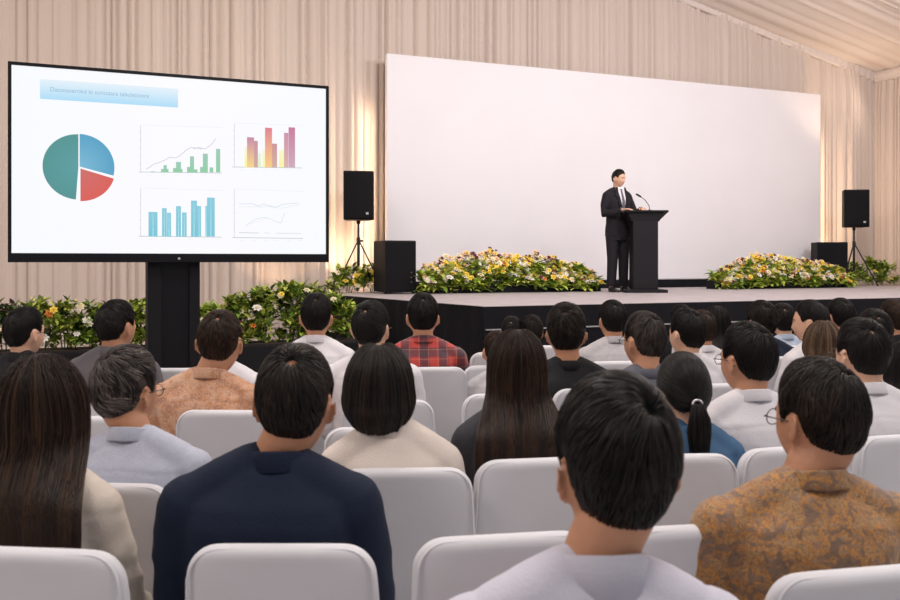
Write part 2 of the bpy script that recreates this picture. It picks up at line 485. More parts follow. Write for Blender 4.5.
def short_hair(key, m, seed, vol=1.0, low=0.0, n=2600, messy=.4, whorl=(.1, -.55, .84), topvol=.016, hole=.09, line_w=.0016):
    if key in HAIRS: return HAIRS[key]
    rng = random.Random(seed); fr = frame_from(whorl); mt = max_theta(fr, low)
    def off(d, f):            # f: 0 crown .. 1 hairline
        base = (.009-.004*max(0, 1-abs(d.z)/.5)*abs(d.x))*vol+topvol*vol*max(0, d.z)**.8
        if d.y < 0: base += .004*vol*max(0, 1-abs(d.z-.1)/.6)
        lo_ = min(1, max(0, (-d.z+.12)/.45)); base *= 1-.45*lo_*lo_*(3-2*lo_)
        return base*(1-.80*max(0, (f-.62)/.38)**1.3)*min(1, .25+f*6)
    V, Fc, C = [], [], []
    na, nt = 72, 26; ring = []
    for layer in (0, 1):
        for i in range(nt):
            f = i/(nt-1)
            for j in range(na):
                az = 2*PI*j/na; th = hole+(mt(az)-hole)*f; d = pdir(fr, th, az); p = hs(d)
                nz = noise.noise(Vector((d.x*4+seed, d.y*4, d.z*4)))*.003*vol
                o_ = (off(d, f)+nz)*.75 if layer == 0 else -.004
                V.append(p+Vector(d)*o_); C.append(.1)
    def idx(l, i, j): return l*na*nt+i*na+j % na
    for i in range(nt-1):
        for j in range(na):
            Fc.append((idx(0, i, j), idx(0, i+1, j), idx(0, i+1, j+1), idx(0, i, j+1)))
            Fc.append((idx(1, i, j), idx(1, i, j+1), idx(1, i+1, j+1), idx(1, i+1, j)))
    for j in range(na):
        Fc.append((idx(0, 0, j), idx(0, 0, j+1), idx(1, 0, j+1), idx(1, 0, j)))
        Fc.append((idx(0, nt-1, j), idx(1, nt-1, j), idx(1, nt-1, j+1), idx(0, nt-1, j+1)))
    for k in range(n):
        az = rng.uniform(0, 2*PI); M_ = mt(az)
        f0 = rng.random()**.85*.9; th0 = hole*.6+(M_-hole*.6)*f0
        ln = rng.uniform(.28, .62)*(1.15-.5*f0); sw_ = rng.uniform(.05, .35)*(1-f0)*.9
        cl = noise.noise(Vector((math.cos(az)*3+seed, math.sin(az)*3, th0*2)))
        lift = rng.uniform(.0, .0045)*vol+messy*.004*max(0, cl)
        rv = min(1, max(0, .35+.9*cl*.6+rng.uniform(-.3, .35))); pts = []
        for s in range(7):
            t = s/6; th = th0+ln*t; a = az+sw_*t+cl*messy*.5*t
            mx = mt(a)+.03
            th = min(th, mx+.002*s); f = min(1, th/mx); d = pdir(fr, th, a)
            p = hs(d)+Vector(d)*(off(d, f)+lift*math.sin(t*2.4)*(1-.8*max(0, (f-.75)/.25))+.0008)
            pts.append(p)
        strand(V, Fc, C, pts, rng.uniform(.7, 1.5)*line_w, rv)
    HAIRS[key] = finish_hair('hair_'+key, V, Fc, C, m); return HAIRS[key]

def fall_hair(key, m, seed, length=.30, spread=.125, vol=1.0, n=3200, bob=False, curl_in=0, part=.0, line_w=.002):
    """long or bobbed hair falling from a parting at the crown"""
    if key in HAIRS: return HAIRS[key]
    rng = random.Random(seed); fr = frame_from((part, -.18, .98)); V, Fc, C = [], [], []
    AZ = R(118)
    def path(az, t, lift=0):
        # az 0 = back; t 0 crown .. 1 tip
        tw = .48 if bob else .30
        the = 1.62
        thm = the
        if t < tw:
            f = t/tw; d = pdir(fr, .05+(thm-.05)*f, az)
            p = hs(d)+Vector(d)*((.010+.010*max(0, d.z)+.010*f)*vol*min(1, .82+f*2)+lift*f); return p
        d = pdir(fr, thm, az); p = hs(d)+Vector(d)*(.020*vol+lift)
        f = (t-tw)/(1-tw); z = p.z-f*length*(1-.10*abs(az)/AZ)*(1+.07*noise.noise(Vector((az*9+seed, 1., 2.)))+(.0 if bob else .10*noise.noise(Vector((az*60+seed, 4., 2.)))))
        if bob:
            k = 1+.06*math.sin(f*PI)-curl_in*f*f
            return Vector((p.x*k, p.y*k-.004*f, z))
        q = sstep(z, -.07, -.20) if False else float(np.clip((-.05-z)/.16, 0, 1)); q = q*q*(3-2*q)
        sx = spread*math.sin(az*.78)/math.sin(AZ*.78); 
        yb = -.182+.03*(az/AZ)**2
        x = p.x*(1-q)+sx*q; y = p.y*(1-q)+yb*q
        return Vector((x, y-.0*f, z))
    nj, ni = 48, 30
    for layer in (0, 1):
        for i in range(ni):
            for j in range(nj+1):
                az = -AZ+2*AZ*j/nj; az = az*.985
                p = path(az, .985*i/(ni-1)); c = Vector((0, 0, p.z)) if p.z > -.1 else Vector((p.x, 0, p.z))
                nn = (p-Vector((0, -.0, min(p.z, .03)))).normalized()
                V.append(p-nn*(.004 if layer == 0 else .012)); C.append(.12)
    def idx(l, i, j): return l*(nj+1)*ni+i*(nj+1)+j
    for i in range(ni-1):
        for j in range(nj):
            Fc.append((idx(0, i, j), idx(0, i+1, j), idx(0, i+1, j+1), idx(0, i, j+1)))
            Fc.append((idx(1, i, j), idx(1, i, j+1), idx(1, i+1, j+1), idx(1, i+1, j)))
        for j in (0, nj): Fc.append((idx(0, i, j), idx(1, i, j), idx(1, i+1, j), idx(0, i+1, j)))
    for j in range(nj):
        for i in (0, ni-1): Fc.append((idx(0, i, j), idx(0, i, j+1), idx(1, i, j+1), idx(1, i, j)))
    # forehead cap: closes the hair over the brow
    fr2 = frame_from((0, -.18, .98)); o = len(V); na = 26; nr = 8
    for i in range(nr):
        for j in range(na):
            az = AZ*.93+(2*PI-2*AZ*.93)*j/(na-1); d = pdir(fr2, .04+(1.02-.04)*i/(nr-1), az)
            V.append(hs(d)+Vector(d)*(.011*vol*(1-.6*i/(nr-1)))); C.append(.15)
    for i in range(nr-1):
        for j in range(na-1): a = o+i*na+j; Fc.append((a, a+na, a+na+1, a+1))
    for k in range(n):
        az = rng.uniform(-AZ, AZ); t0 = (rng.random()*.55)**1.0 if rng.random() < .75 else rng.uniform(.3, .8)
        t1 = min(1.0, t0+rng.uniform(.35, .7)); t1 = t1 if rng.random() < .5 else 1-rng.random()*.03
        if t1 <= t0+.1: t1 = t0+.15
        cl = noise.noise(Vector((az*4+seed, t0*1.5, seed))); cl2 = noise.noise(Vector((az*11, seed, 2.)))
        rv = min(1, max(0, .3+.55*cl+.25*cl2+rng.uniform(-.25, .3)))
        lift = rng.uniform(-.001, .004)+.006*max(0, cl2)
        dr = rng.uniform(-.10, .10)+cl*.12; pts = []
        for s in range(10):
            t = t0+(t1-t0)*s/9
            pts.append(path(max(-AZ, min(AZ, az+dr*(t-t0))), t, lift))
        strand(V, Fc, C, pts, rng.uniform(.7, 1.4)*line_w, rv, .3)
    for k in range(int(n*.12)):
        az = rng.uniform(AZ*.9, 2*PI-AZ*.9); pts = []
        sgn = 1 if az > PI else -1
        for s in range(6):
            t = s/5; d = pdir(fr2, .05+rng.uniform(.9, .98)*t, az+sgn*t*.35); pts.append(hs(d)+Vector(d)*(.012*vol*(1-.6*t)))
        strand(V, Fc, C, pts, line_w, rng.random()*.6)
    HAIRS[key] = finish_hair('hair_'+key, V, Fc, C, m); return HAIRS[key]

def tied_hair(key, m, seed, tail=.17, tie=(0, -.118, -.030)):
    if key in HAIRS: return HAIRS[key]
    rng = random.Random(seed); fr = frame_from((0, -.30, .95)); mt = max_theta(fr, -.004); V, Fc, C = [], [], []
    na, nt = 72, 24; td = Vector(tie).normalized()
    for layer in (0, 1):
        for i in range(nt):
            for j in range(na):
                az = 2*PI*j/na; th = mt(az)*i/(nt-1); d = pdir(fr, max(th, .002), az); f = i/(nt-1)
                V.append(hs(d)+Vector(d)*((.014*(1-.7*max(0, (f-.75)/.25)**2)) if layer == 0 else -.003)); C.append(.1)
    def idx(l, i, j): return l*na*nt+i*na+j % na
    for i in range(nt-1):
        for j in range(na):
            Fc.append((idx(0, i, j), idx(0, i+1, j), idx(0, i+1, j+1), idx(0, i, j+1)))
            Fc.append((idx(1, i, j), idx(1, i, j+1), idx(1, i+1, j+1), idx(1, i+1, j)))
    for j in range(na): Fc.append((idx(0, nt-1, j), idx(1, nt-1, j), idx(1, nt-1, j+1), idx(0, nt-1, j+1)))
    for k in range(2400):
        az = rng.uniform(0, 2*PI); f0 = rng.uniform(.1, 1); d0 = Vector(pdir(fr, mt(az)*f0, az)).normalized()
        cl = noise.noise(Vector((d0.x*5, d0.y*5, seed))); rv = min(1, max(0, .35+.7*cl+rng.uniform(-.3, .3))); pts = []
        if d0.dot(td) < -.92: continue
        ta = 0 if rng.random() < .5 else 0; lift = rng.uniform(0, .003)
        t1 = rng.uniform(.5, 1)
        for s in range(8):
            t = s/7*t1; an = d0.angle(td)
            d = (d0*math.sin((1-t)*an)+td*math.sin(t*an))/max(1e-4, math.sin(an)) if an > .02 else td
            d = d.normalized(); f_e = math.exp(-((1-t)*an/.25)**2)
            e = .0145 if s or f0 < .85 else .006
            pts.append(hs(d)+Vector(d)*(e+lift+.008*f_e))
        strand(V, Fc, C, pts, rng.uniform(.0010, .0020), rv, .6)
    tb = Vector((tie[0], tie[1]-.012, tie[2]))
    for k in range(420):                                   # the tail itself
        a = rng.uniform(0, 2*PI); r0 = rng.random()**.5; ox, oy = math.cos(a)*r0, math.sin(a)*r0; ln = tail*rng.uniform(.7, 1.05)
        cl = noise.noise(Vector((ox*2, oy*2, seed+3.))); rv = min(1, max(0, .35+.7*cl+rng.uniform(-.3, .3))); pts = []
        for s in range(9):
            t = s/8; wdt = .012+.030*math.sin(min(1, t*1.25)*PI*.62)*(1-.35*t)
            pts.append(tb+Vector((ox*wdt*1.15, oy*wdt*.7-.022*math.sin(min(1., t*2.2)*PI/2)-.0*t, -ln*t+.004+.012*math.sin(min(1, t*4)*PI))))
        strand(V, Fc, C, pts, rng.uniform(.0012, .0022), rv, .3)
    HAIRS[key] = finish_hair('hair_'+key, V, Fc, C, m); return HAIRS[key]

# ------------------------------------------------------------------ small face parts, shared by everyone
_sh = {}
def shared(k, fn):
    if k not in _sh: _sh[k] = fn()
    return _sh[k]
def eye_mesh():
    mb = MB().ell((0, 0, 0), (.0118, .0118, .0118), nu=16, nv=12); me = mb.mesh('eye', mat('eye_white', (.75, .73, .70), .25))
    me.materials.append(mat('eye_dark', (.012, .008, .006), .15))
    for p in me.polygons:
        if p.center.y > .0098: p.material_index = 1
    return me
def brow_mesh(side):
    mb = MB()
    for s in (-1, 1):
        pts = []
        for x, z in ((.014, .0195), (.024, .0235), (.036, .0245), (.048, .0200)):
            d = Vector((s*x, .088, z)).normalized(); q = hs(d); pts.append(q+Vector((0, .0015, 0)))
        mb.tube(pts, [.0028, .0032, .0028, .0014], n=6, squash=.6)
        if s == side: break
        mb = MB()
    return mb.mesh('eyebrows', mat('brow_hair', (.012, .009, .007), .6))
def lips_mesh():
    mb = MB()
    d = Vector((0, .090, -.066)).normalized(); q = hs(d)
    rings = []
    for k in range(9):
        x = -.021+.042*k/8; w = 1-(x/.0215)**2; dd = Vector((x, .090, -.066)).normalized(); y = hs(dd).y
        rings.append([(x, y-.003+.0045*w*math.cos(a)*(1-.55*math.exp(-(math.sin(a)/.25)**2)), -.066-.001*w+.0062*w*math.sin(a)) for a in [2*PI*j/16 for j in range(16)]])
    mb.rings(rings)
    return mb.mesh('lips', mat('lip_skin', (.42, .17, .13), .5))
def glasses_mesh():
    mb = MB()
    for s in (-1, 1):
        pts = [(s*.033+.025*math.cos(a), .1005-.006*abs(math.cos(a)) if True else 0, .0+.018*math.sin(a)) for a in [2*PI*k/20 for k in range(21)]]
        mb.tube(pts, .0013, n=6, dome=False)
        mb.tube([(s*.057, .096, .006), (s*.080, .080, .008), (s*.0835, .02, .008), (s*.0825, -.004, .006), (s*.081, -.020, -.010)], .0015, n=6)
    mb.tube([(-.009, .1005, .004), (0, .103, .007), (.009, .1005, .004)], .0013, n=6)
    return mb.mesh('spectacles_frame', mat('spectacles_metal', (.06, .055, .05), .35, metal=.7))

SKIN = [mat('skin_tan', (.56, .28, .165), .52, sub=.12, bump=.05, bscale=200, var=.06, vscale=25),
        mat('skin_warm', (.50, .24, .135), .52, sub=.12, bump=.05, bscale=200, var=.06, vscale=25),
        mat('skin_light', (.68, .40, .27), .5, sub=.12, bump=.05, bscale=200, var=.05, vscale=25)]
BLACK = hair_mat('hair_black', (.0035, .0028, .0028), (.018, .013, .011))
SOFTB = hair_mat('hair_brown_black', (.005, .0035, .0028), (.032, .020, .014))
BROWN = hair_mat('hair_brown', (.008, .004, .0025), (.060, .027, .013))
LBROWN = hair_mat('hair_light_brown', (.05, .028, .016), (.24, .15, .09))
GREY = hair_mat('hair_greying', (.010, .008, .008), (.19, .16, .145), .5)
GREYD = hair_mat('hair_dark_greying', (.008, .006, .006), (.09, .072, .062), .5)
def hair_for(style):
    sp = {
     'short_a': lambda: short_hair('short_a', BLACK, 3, .85, 0, whorl=(.02, -.50, .86)),
     'parted': lambda: short_hair('parted', BLACK, 91, .62, 0, messy=.3, whorl=(.05, -.55, .84), topvol=.020),
     'short_b': lambda: short_hair('short_b', SOFTB, 11, .95, -.002, messy=.9, whorl=(.14, -.42, .90), n=4200),
     'short_c': lambda: short_hair('short_c', BLACK, 23, .95, -.020, messy=.6, whorl=(.28, -.50, .84), n=4200, topvol=.024),
     'short_d': lambda: short_hair('short_d', BLACK, 31, .85, -.004, messy=1.0, whorl=(-.1, -.6, .80)),
     'short_e': lambda: short_hair('short_e', SOFTB, 43, .8, -.007, messy=.3, whorl=(.05, -.5, .86), hole=.115, n=3800),
     'short_f': lambda: short_hair('short_f', BROWN, 57, .6, .004, messy=.3, whorl=(.05, -.5, .86)),
     'shag': lambda: short_hair('shag', SOFTB, 61, 1.15, -.012, messy=1.8, whorl=(-.05, -.5, .86)),
     'grey_a': lambda: short_hair('grey_a', GREY, 71, 1.05, -.004, messy=1.5, whorl=(-.15, -.45, .86), n=4200),
     'grey_b': lambda: short_hair('grey_b', GREYD, 77, .7, 0, messy=.6, whorl=(.05, -.5, .86)),
     'long_a': lambda: fall_hair('long_a', BROWN, 5, .34, .165, .78, n=4200),
     'long_b': lambda: fall_hair('long_b', BROWN, 9, .36, .150, .85, n=4200),
     'long_c': lambda: fall_hair('long_c', BLACK, 13, .20, .095, .9, n=2200),
     'bob': lambda: fall_hair('bob', SOFTB, 15, .090, .1, 1.35, bob=True, curl_in=.22, n=4200),
     'bob_b': lambda: fall_hair('bob_b', LBROWN, 17, .10, .1, 1.0, bob=True, curl_in=.16, n=2200),
     'tied': lambda: tied_hair('tied', BLACK, 19),
    }[style]
    return sp()

SHIRTS = {}
def shirt_for(bn, kind, voxel, seed):
    k = (bn, kind, voxel, seed)
    if k not in SHIRTS: SHIRTS[k] = top_mesh(bn, kind, voxel, seed)
    return SHIRTS[k].copy()

def place(name, me, o, T, off=None):
    loc, rot, sca = (T @ Matrix.Translation(off) if off else T).decompose()
    c = link(name, me, o, loc, rot.to_euler()); c.scale = sca; return c
def face_parts(o, T):
    for sx in (-1, 1):
        d = Vector((sx*.031, .088, 0)).normalized(); q = hs(d)
        place('eye', shared('eye', eye_mesh), o, T, Vector((sx*.031, q.y-.0075, 0)))
        place('eyebrow', shared(('brow', sx), lambda: brow_mesh(sx)), o, T)
    place('lips', shared('lips', lips_mesh), o, T)

def seated(P, fdeg, hdeg, bn, skin, style, kind, cm, label, top=1.32, near=False, glasses=False, pitch=0, collar=None, seed=1, leg=None, hcol=None, hx=0, hz=0):
    """a seated listener; fdeg: facing to the right of the view direction; hdeg: the head's turn past that"""
    voxel = .0075 if near else .0105
    s = top/(1.334+hz)
    o = empty('person', P, -(YAW+R(fdeg)), s); tag(o, label, 'person', 'people seated in the audience')
    me, T = body_mesh(bn, -R(hdeg), -R(pitch), voxel, hx, hz); me.materials.append(SKIN[skin]); me.name = 'body'; link('body', me, o)
    sm = shirt_for(bn, kind, .009 if near else .012, seed); sm.materials.append(cm); link({'shirt': 'shirt', 'blazer': 'jacket', 'tee': 'shirt', 'jacket': 'jacket'}[kind], sm, o)
    ck = collar or ('blazer' if kind in ('blazer', 'jacket') else kind)
    cb = shared(('collar', ck, bn, cm.name), lambda: collar_mesh(ck, BUILDS[bn]['neck']).mesh('collar', cm)); link('collar', cb, o, (hx*.3, 0, hz*.3))
    def tm():
        m_ = remesh(trousers_mb(), .014, 4); m_.materials.append(leg or mat('trousers_dark', (.02, .02, .026), .8, bump=.2, bscale=150)); return m_
    link('trousers', shared(('trousers', (leg or 0) and leg.name), tm), o)
    for sx in (-1, 1): link('shoe', shared('shoes', lambda: shoes_mb([(0, 0)]).mesh('shoe', mat('shoe_leather', (.012, .011, .011), .35))), o, (sx*.14, .49, 0))
    hm = hair_for(style)
    h = place('hair', hm, o, T)
    if style == 'tied':
        tie = shared('tie', lambda: MB().tube([(.016*math.cos(a), -.134+.004*math.sin(a), -.028+.013*math.sin(a)) for a in [2*PI*k/16 for k in range(17)]], .0048, n=8, dome=False).mesh('hair_tie', mat('tie_silver', (.6, .58, .58), .3, metal=.8)))
        t_ = link('hair_tie', tie, h); t_['label'] = 'silver hair tie'
    face_parts(o, T)
    if glasses: place('spectacles', shared('glasses', glasses_mesh), o, T)
    return o
# ------------------------------------------------------------------ the marquee hall
YB, XL, XR, YF = 13.0, -6.5, 14.5, -5.0
RIDX, EAVE, SL = 4.0, 5.2, .228
def roofz(x): return EAVE+SL*(XR-RIDX)-SL*abs(x-RIDX)
drape = mat('curtain_cloth', (.62, .525, .46), .85, sheen=.3, bump=.08, bscale=40)
liner = mat('ceiling_cloth', (.74, .645, .585), .85, sheen=.3, bump=.05, bscale=30)
def pleat(n, seed, step=.012, amp=.125):
    """irregular fold depths along a hanging curtain"""
    rg = np.random.RandomState(seed); L = n; x = np.arange(L)*step; y = np.zeros(L); p = 0.0; ctr = []
    while p < x[-1]+.3:
        w = rg.choice([rg.uniform(.06, .11), rg.uniform(.11, .24)]); ctr.append((p, w, rg.uniform(.45, 1.1))); p += w
    for c_, w, a in ctr:
        t = (x-c_)/w; m = (t >= 0) & (t < 1)
        y[m] = a*np.sin(t[m]*PI)**.45
    y += .35*np.sin(x*2*PI/1.45+rg.uniform(0, 6))+.2*np.sin(x*2*PI/.61)
    return x, y*amp
def curtain_wall(name, p0, p1, inward, top, seed, z0=0.0):
    p0, p1 = Vector(p0), Vector(p1); L = (p1-p0).length; d = (p1-p0)/L; step = .0125; n = int(L/step)+1
    x, y = pleat(n, seed, step); x2, y2 = pleat(n, seed+1, step); V = []; rows = 9
    for i in range(rows):
        t = i/(rows-1); mix = .28*math.sin(t*2.2+.4)
        for k in range(n):
            q = p0+d*min(x[k], L); zt = top(q)
            dep = y[k]*(1-mix)+y2[k]*mix*.9
            if i == rows-1: dep *= .6
            q = q+Vector(inward)*(dep); V.append((q.x, q.y, z0+(zt-z0)*t))
    Fc = [(i*n+k, i*n+k+1, (i+1)*n+k+1, (i+1)*n+k) for i in range(rows-1) for k in range(n-1)]
    mb = MB().add(V, Fc)
    return structure(name, mb.mesh(name, drape))
curtain_wall('wall_back', (XL, YB, 0), (XR, YB, 0), (0, -1, 0), lambda q: roofz(q.x)-.02, 5)
curtain_wall('wall_right', (XR, YB, 0), (XR, YF, 0), (-1, 0, 0), lambda q: EAVE-.02, 15)
curtain_wall('wall_left', (XL, YF, 0), (XL, YB, 0), (1, 0, 0), lambda q: EAVE-.02, 25)
# ceiling: gathered cloth running from ridge to eave
def ceiling():
    L = YB-YF; step = .02; n = int(L/step); rg = np.random.RandomState(4); ys = YB-np.arange(n+1)*step
    f = np.zeros(n+1); p = 0
    s_ = np.arange(n+1)*step
    while p < L:
        w = rg.uniform(.10, .34); t = (s_-p)/w; m = (t >= 0) & (t < 1); f[m] = rg.uniform(.3, 1)*np.sin(t[m]*PI); p += w
    big = np.abs(np.sin(s_*PI/5.0))
    V = []; cols = []
    xs = [XL, XL+2, XL+5, RIDX-2.5, RIDX, RIDX+2.5, RIDX+5, XR-3, XR-1.2, XR-.4, XR]
    for x in xs:
        g = (XR-x)/(XR-RIDX) if x > RIDX else (x-XL)/(RIDX-XL)
        for k in range(n+1):
            V.append((x, ys[k], roofz(x)-f[k]*(.035+.04*g)+.10*math.sin(g*PI)*(big[k]-1)))
    m = n+1
    Fc = [(i*m+k, (i+1)*m+k, (i+1)*m+k+1, i*m+k+1) for i in range(len(xs)-1) for k in range(n)]
    structure('ceiling', MB().add(V, Fc).mesh('ceiling', liner))
ceiling()
def valance():
    # gathered border where the roof cloth meets the gable and the eave
    mb = MB(); n = 240; A, B = [], []
    for i in range(n+1):
        x = RIDX+(XR-RIDX)*i/n; A.append(x)
    rings = []
    for x in A:
        z = roofz(x); w = .012*math.sin(x*41)+.008*math.sin(x*67+1)
        rings.append([(x, YB-.02, z+.0), (x, YB-.09-w, z-.02), (x, YB-.115-w, z-.06), (x, YB-.075-w, z-.085), (x, YB-.105-w, z-.12), (x, YB-.065-w, z-.15), (x, YB-.085-w, z-.18), (x, YB-.02, z-.20)])
    mb.rings(rings)
    structure('trim_1', mb.mesh('trim', liner))
    mb = MB(); rings = []
    for i in range(300):
        y = YB-.05-(YB-YF-.1)*i/299; w = .012*math.sin(y*43)
        rings.append([(XR-.02, y, EAVE), (XR-.09-w, y, EAVE-.01), (XR-.10-w, y, EAVE-.10), (XR-.08-w, y, EAVE-.20), (XR-.02, y, EAVE-.22)])
    mb.rings(rings); structure('trim_2', mb.mesh('trim', liner))
valance()
floor_m = mat('pale_vinyl_floor', (.50, .48, .48), .45, bump=.05, bscale=20, var=.06, vscale=2)
structure('floor', MB().box(XL, XR, YF, YB+.1, -.1, 0).mesh('floor', floor_m, False))

# ------------------------------------------------------------------ stage
STZ = 1.07
black_cloth = mat('black_stage_cloth', (.008, .008, .011), .85, bump=.15, bscale=60, spec=.15)
def stage_top_mat():
    m = mat('stage_carpet', (.40, .36, .37), .6, bump=.12, bscale=140, var=.10, vscale=5); return m
st = empty('stage', (8.5, 10.2, 0)); tag(st, 'long raised stage with grey carpet top and black skirt across the hall', 'stage')
def rel(mb, o):
    mb.v = [(x-o.location.x, y-o.location.y, z-o.location.z) for x, y, z in mb.v]; return mb
FL, FR, BR, BL = (3.70, 7.90), (14.30, 7.90), (14.28, 12.78), (3.03, 12.78)
mb = MB().add([(*p, z) for z in (STZ-.045, STZ) for p in (FL, FR, BR, BL)], [(3, 2, 1, 0), (4, 5, 6, 7), (0, 1, 5, 4), (1, 2, 6, 5), (2, 3, 7, 6), (3, 0, 4, 7)])
link('deck', rel(mb, st).mesh('deck', stage_top_mat(), False), st)
def skirt(a, b, z0, z1, nrm, seed, amp=.010):
    a, b = Vector((*a, 0)), Vector((*b, 0)); L = (b-a).length; d = (b-a)/L; n = int(L/.02)
    V = []
    for i, z in enumerate((z0, (z0+z1)/2, z1-.02, z1)):
        for k in range(n+1):
            s_ = L*k/n; w = amp*(.6*math.sin(s_*9+seed)+.5*math.sin(s_*23+seed*2)+.5*math.sin(s_*4.1))*(1, .8, .3, .2)[i]
            q = a+d*s_+Vector((*nrm, 0))*(w+.012); V.append((q.x, q.y, z))
        n1 = n+1
    Fc = [(i*n1+k, i*n1+k+1, (i+1)*n1+k+1, (i+1)*n1+k) for i in range(3) for k in range(n)]
    return MB().add(V, Fc)
sk = skirt((FL[0]-.02, FL[1]), FR, .0, STZ-.004, (0, -1), 1)
link('front_skirt', rel(sk, st).mesh('skirt', black_cloth), st)
sd = Vector((FL[0]-BL[0], FL[1]-BL[1])).normalized()
sk = skirt(BL, FL, .0, STZ-.004, (sd.y, -sd.x) if sd.y*-1 > 0 and False else (-abs(sd.y), -abs(sd.x)*0), 2, .018)
link('side_skirt', rel(sk, st).mesh('skirt', black_cloth), st)
rail = MB().box(FL[0]+.0, 14.2, 7.90-.032, 7.90-.018, .838, .850)
link('edge_strip', rel(rail, st).mesh('edge_strip', mat('aluminium_strip', (.55, .54, .55), .35, metal=.7), False), st)

# ------------------------------------------------------------------ white backdrop
bd = empty('backdrop', (8.45, 12.62, STZ)); tag(bd, 'wide blank white backdrop board standing at the back of the stage', 'backdrop')
bdm = mat('backdrop_white', (.80, .78, .81), .55, bump=.02, bscale=12, var=.015, vscale=1.2)
mb = MB(); x0, x1, z0, z1, rr = 4.30-8.45, 12.70-8.45, .135, 3.51, .03
o_ = link('panel', MB().box(x0, x1, -.05, .05, z0, z1).mesh('panel', bdm, False), bd); bevel(o_, .02, 2)
link('plinth', MB().box(x0+.02, x1+.9, -.03, .12, 0, .135).mesh('plinth', black_cloth, False), bd)
for fx in (x0+.6, x0+2.4, x0+4.2, x0+6.0, x1-.6):
    link('brace', MB().tube([(fx, .06, 3.1), (fx, .10, .14)], .02).mesh('brace', mat('grey_steel', (.25, .25, .26), .4, metal=.8)), bd)

# ------------------------------------------------------------------ television
plastic = mat('black_plastic', (.005, .005, .007), .4, spec=.25)
plastic_m = mat('black_matt_paint', (.008, .008, .010), .6, spec=.2)
TVY = 6.65; TVW = .329*TVY; TX0 = -.057*TVY; zt = CAMZ+.2005*TVY; zb = CAMZ-.002
TVH = zt-zb
tv = empty('television_display', (TX0+TVW/2, TVY, 0)); tag(tv, 'big flat display on black floor stand showing pie and bar charts', 'display screen')
hx = TVW/2
c = link('casing', MB().box(-hx, hx, .004, .07, zb, zt).mesh('casing', plastic, False), tv); bevel(c, .008)
B = .022; BB = .062
for nm, bx in (('bezel', (-hx, hx, zt-B, zt)), ('bezel', (-hx, -hx+B, zb+BB, zt-B)), ('bezel', (hx-B, hx, zb+BB, zt-B)), ('speaker_bar', (-hx, hx, zb, zb+BB))):
    b_ = link(nm, MB().box(bx[0], bx[1], -.014, .006, bx[2], bx[3]).mesh(nm, plastic, False), tv); bevel(b_, .003)
link('power_light', MB().box(-.008, .008, -.017, -.013, zb+.02, zb+.034).mesh('power_light', mat('led_dim', (.5, .5, .5), .3), False), tv)
screen_m = attr_mat('lit_screen', .25, 1.0, .2)
sxl, sxr, szb, szt = -hx+B, hx-B, zb+BB, zt-B
SW, SH = sxr-sxl, szt-szb
def lit(mb, cols, parent, name, label=None):
    me = mb.mesh(name, screen_m, False); pcol(me, np.array([(*c_, 1) for c_ in cols])); o = link(name, me, parent)
    if label: o['label'] = label
    return o
def quadc(u0, v0, u1, v1, c0, c1=None, dy=-.001, skew=0):
    """a rectangle of the slide: u,v from 0..1 (v up), colour c0 at the bottom, c1 on top"""
    c1 = c1 or c0
    V = [(sxl+SW*u, dy, szb+SH*v) for u, v in ((u0, v0), (u1, v0), (u1, v1), (u0, v1))]
    return V, [c0, c0, c1, c1]
nx, nz = 24, 14; V = []; C_ = []
for j in range(nz+1):
    for i in range(nx+1):
        u, v = i/nx, j/nz; V.append((sxl+SW*u, 0, szb+SH*v))
        k = .5*u+.5*(1-v); C_.append((.93+.03*math.sin(u*3), .955, .985))
o_ = lit(MB().add(V, [(j*(nx+1)+i, j*(nx+1)+i+1, (j+1)*(nx+1)+i+1, (j+1)*(nx+1)+i) for j in range(nz) for i in range(nx)]), C_, tv, 'screen', 'lit white screen')
scr = o_
def uv(px, py):
    """slide coordinates of photo pixel (px,py) on the display plane"""
    u_ = (px-450)/F; d = TVY/(FW[1]+u_*RT[1]); X = d*(FW[0]+u_*RT[0]); Z = CAMZ-(py-HOR)*d/F
    return ((X-tv.location.x-sxl)/SW, (Z-szb)/SH)
def pquads(lst, name, label=None, parent=None):
    mb = MB(); cs = []
    for (a, b_, c_, d_, c0, c1) in lst:
        u0, v0 = uv(a, b_); u1, v1 = uv(c_, d_)
        u1b, _ = uv(c_, b_); V_, cc = quadc(u0, min(v0, v1), u1, max(v0, v1), c0, c1)
        mb.add(V_, [(0, 1, 2, 3)]); cs += cc
    return lit(mb, cs, scr, name, label)
def pline(pts, w, col, mb, cs, dy=-.0012):
    P = [Vector((sxl+SW*u, dy, szb+SH*v)) for u, v in (uv(*p) for p in pts)]
    for a, b_ in zip(P, P[1:]):
        t = (b_-a); n_ = Vector((-t.z, 0, t.x)).normalized()*w
        mb.add([a-n_, b_-n_, b_+n_, a+n_], [(0, 1, 2, 3)]); cs += [col]*4
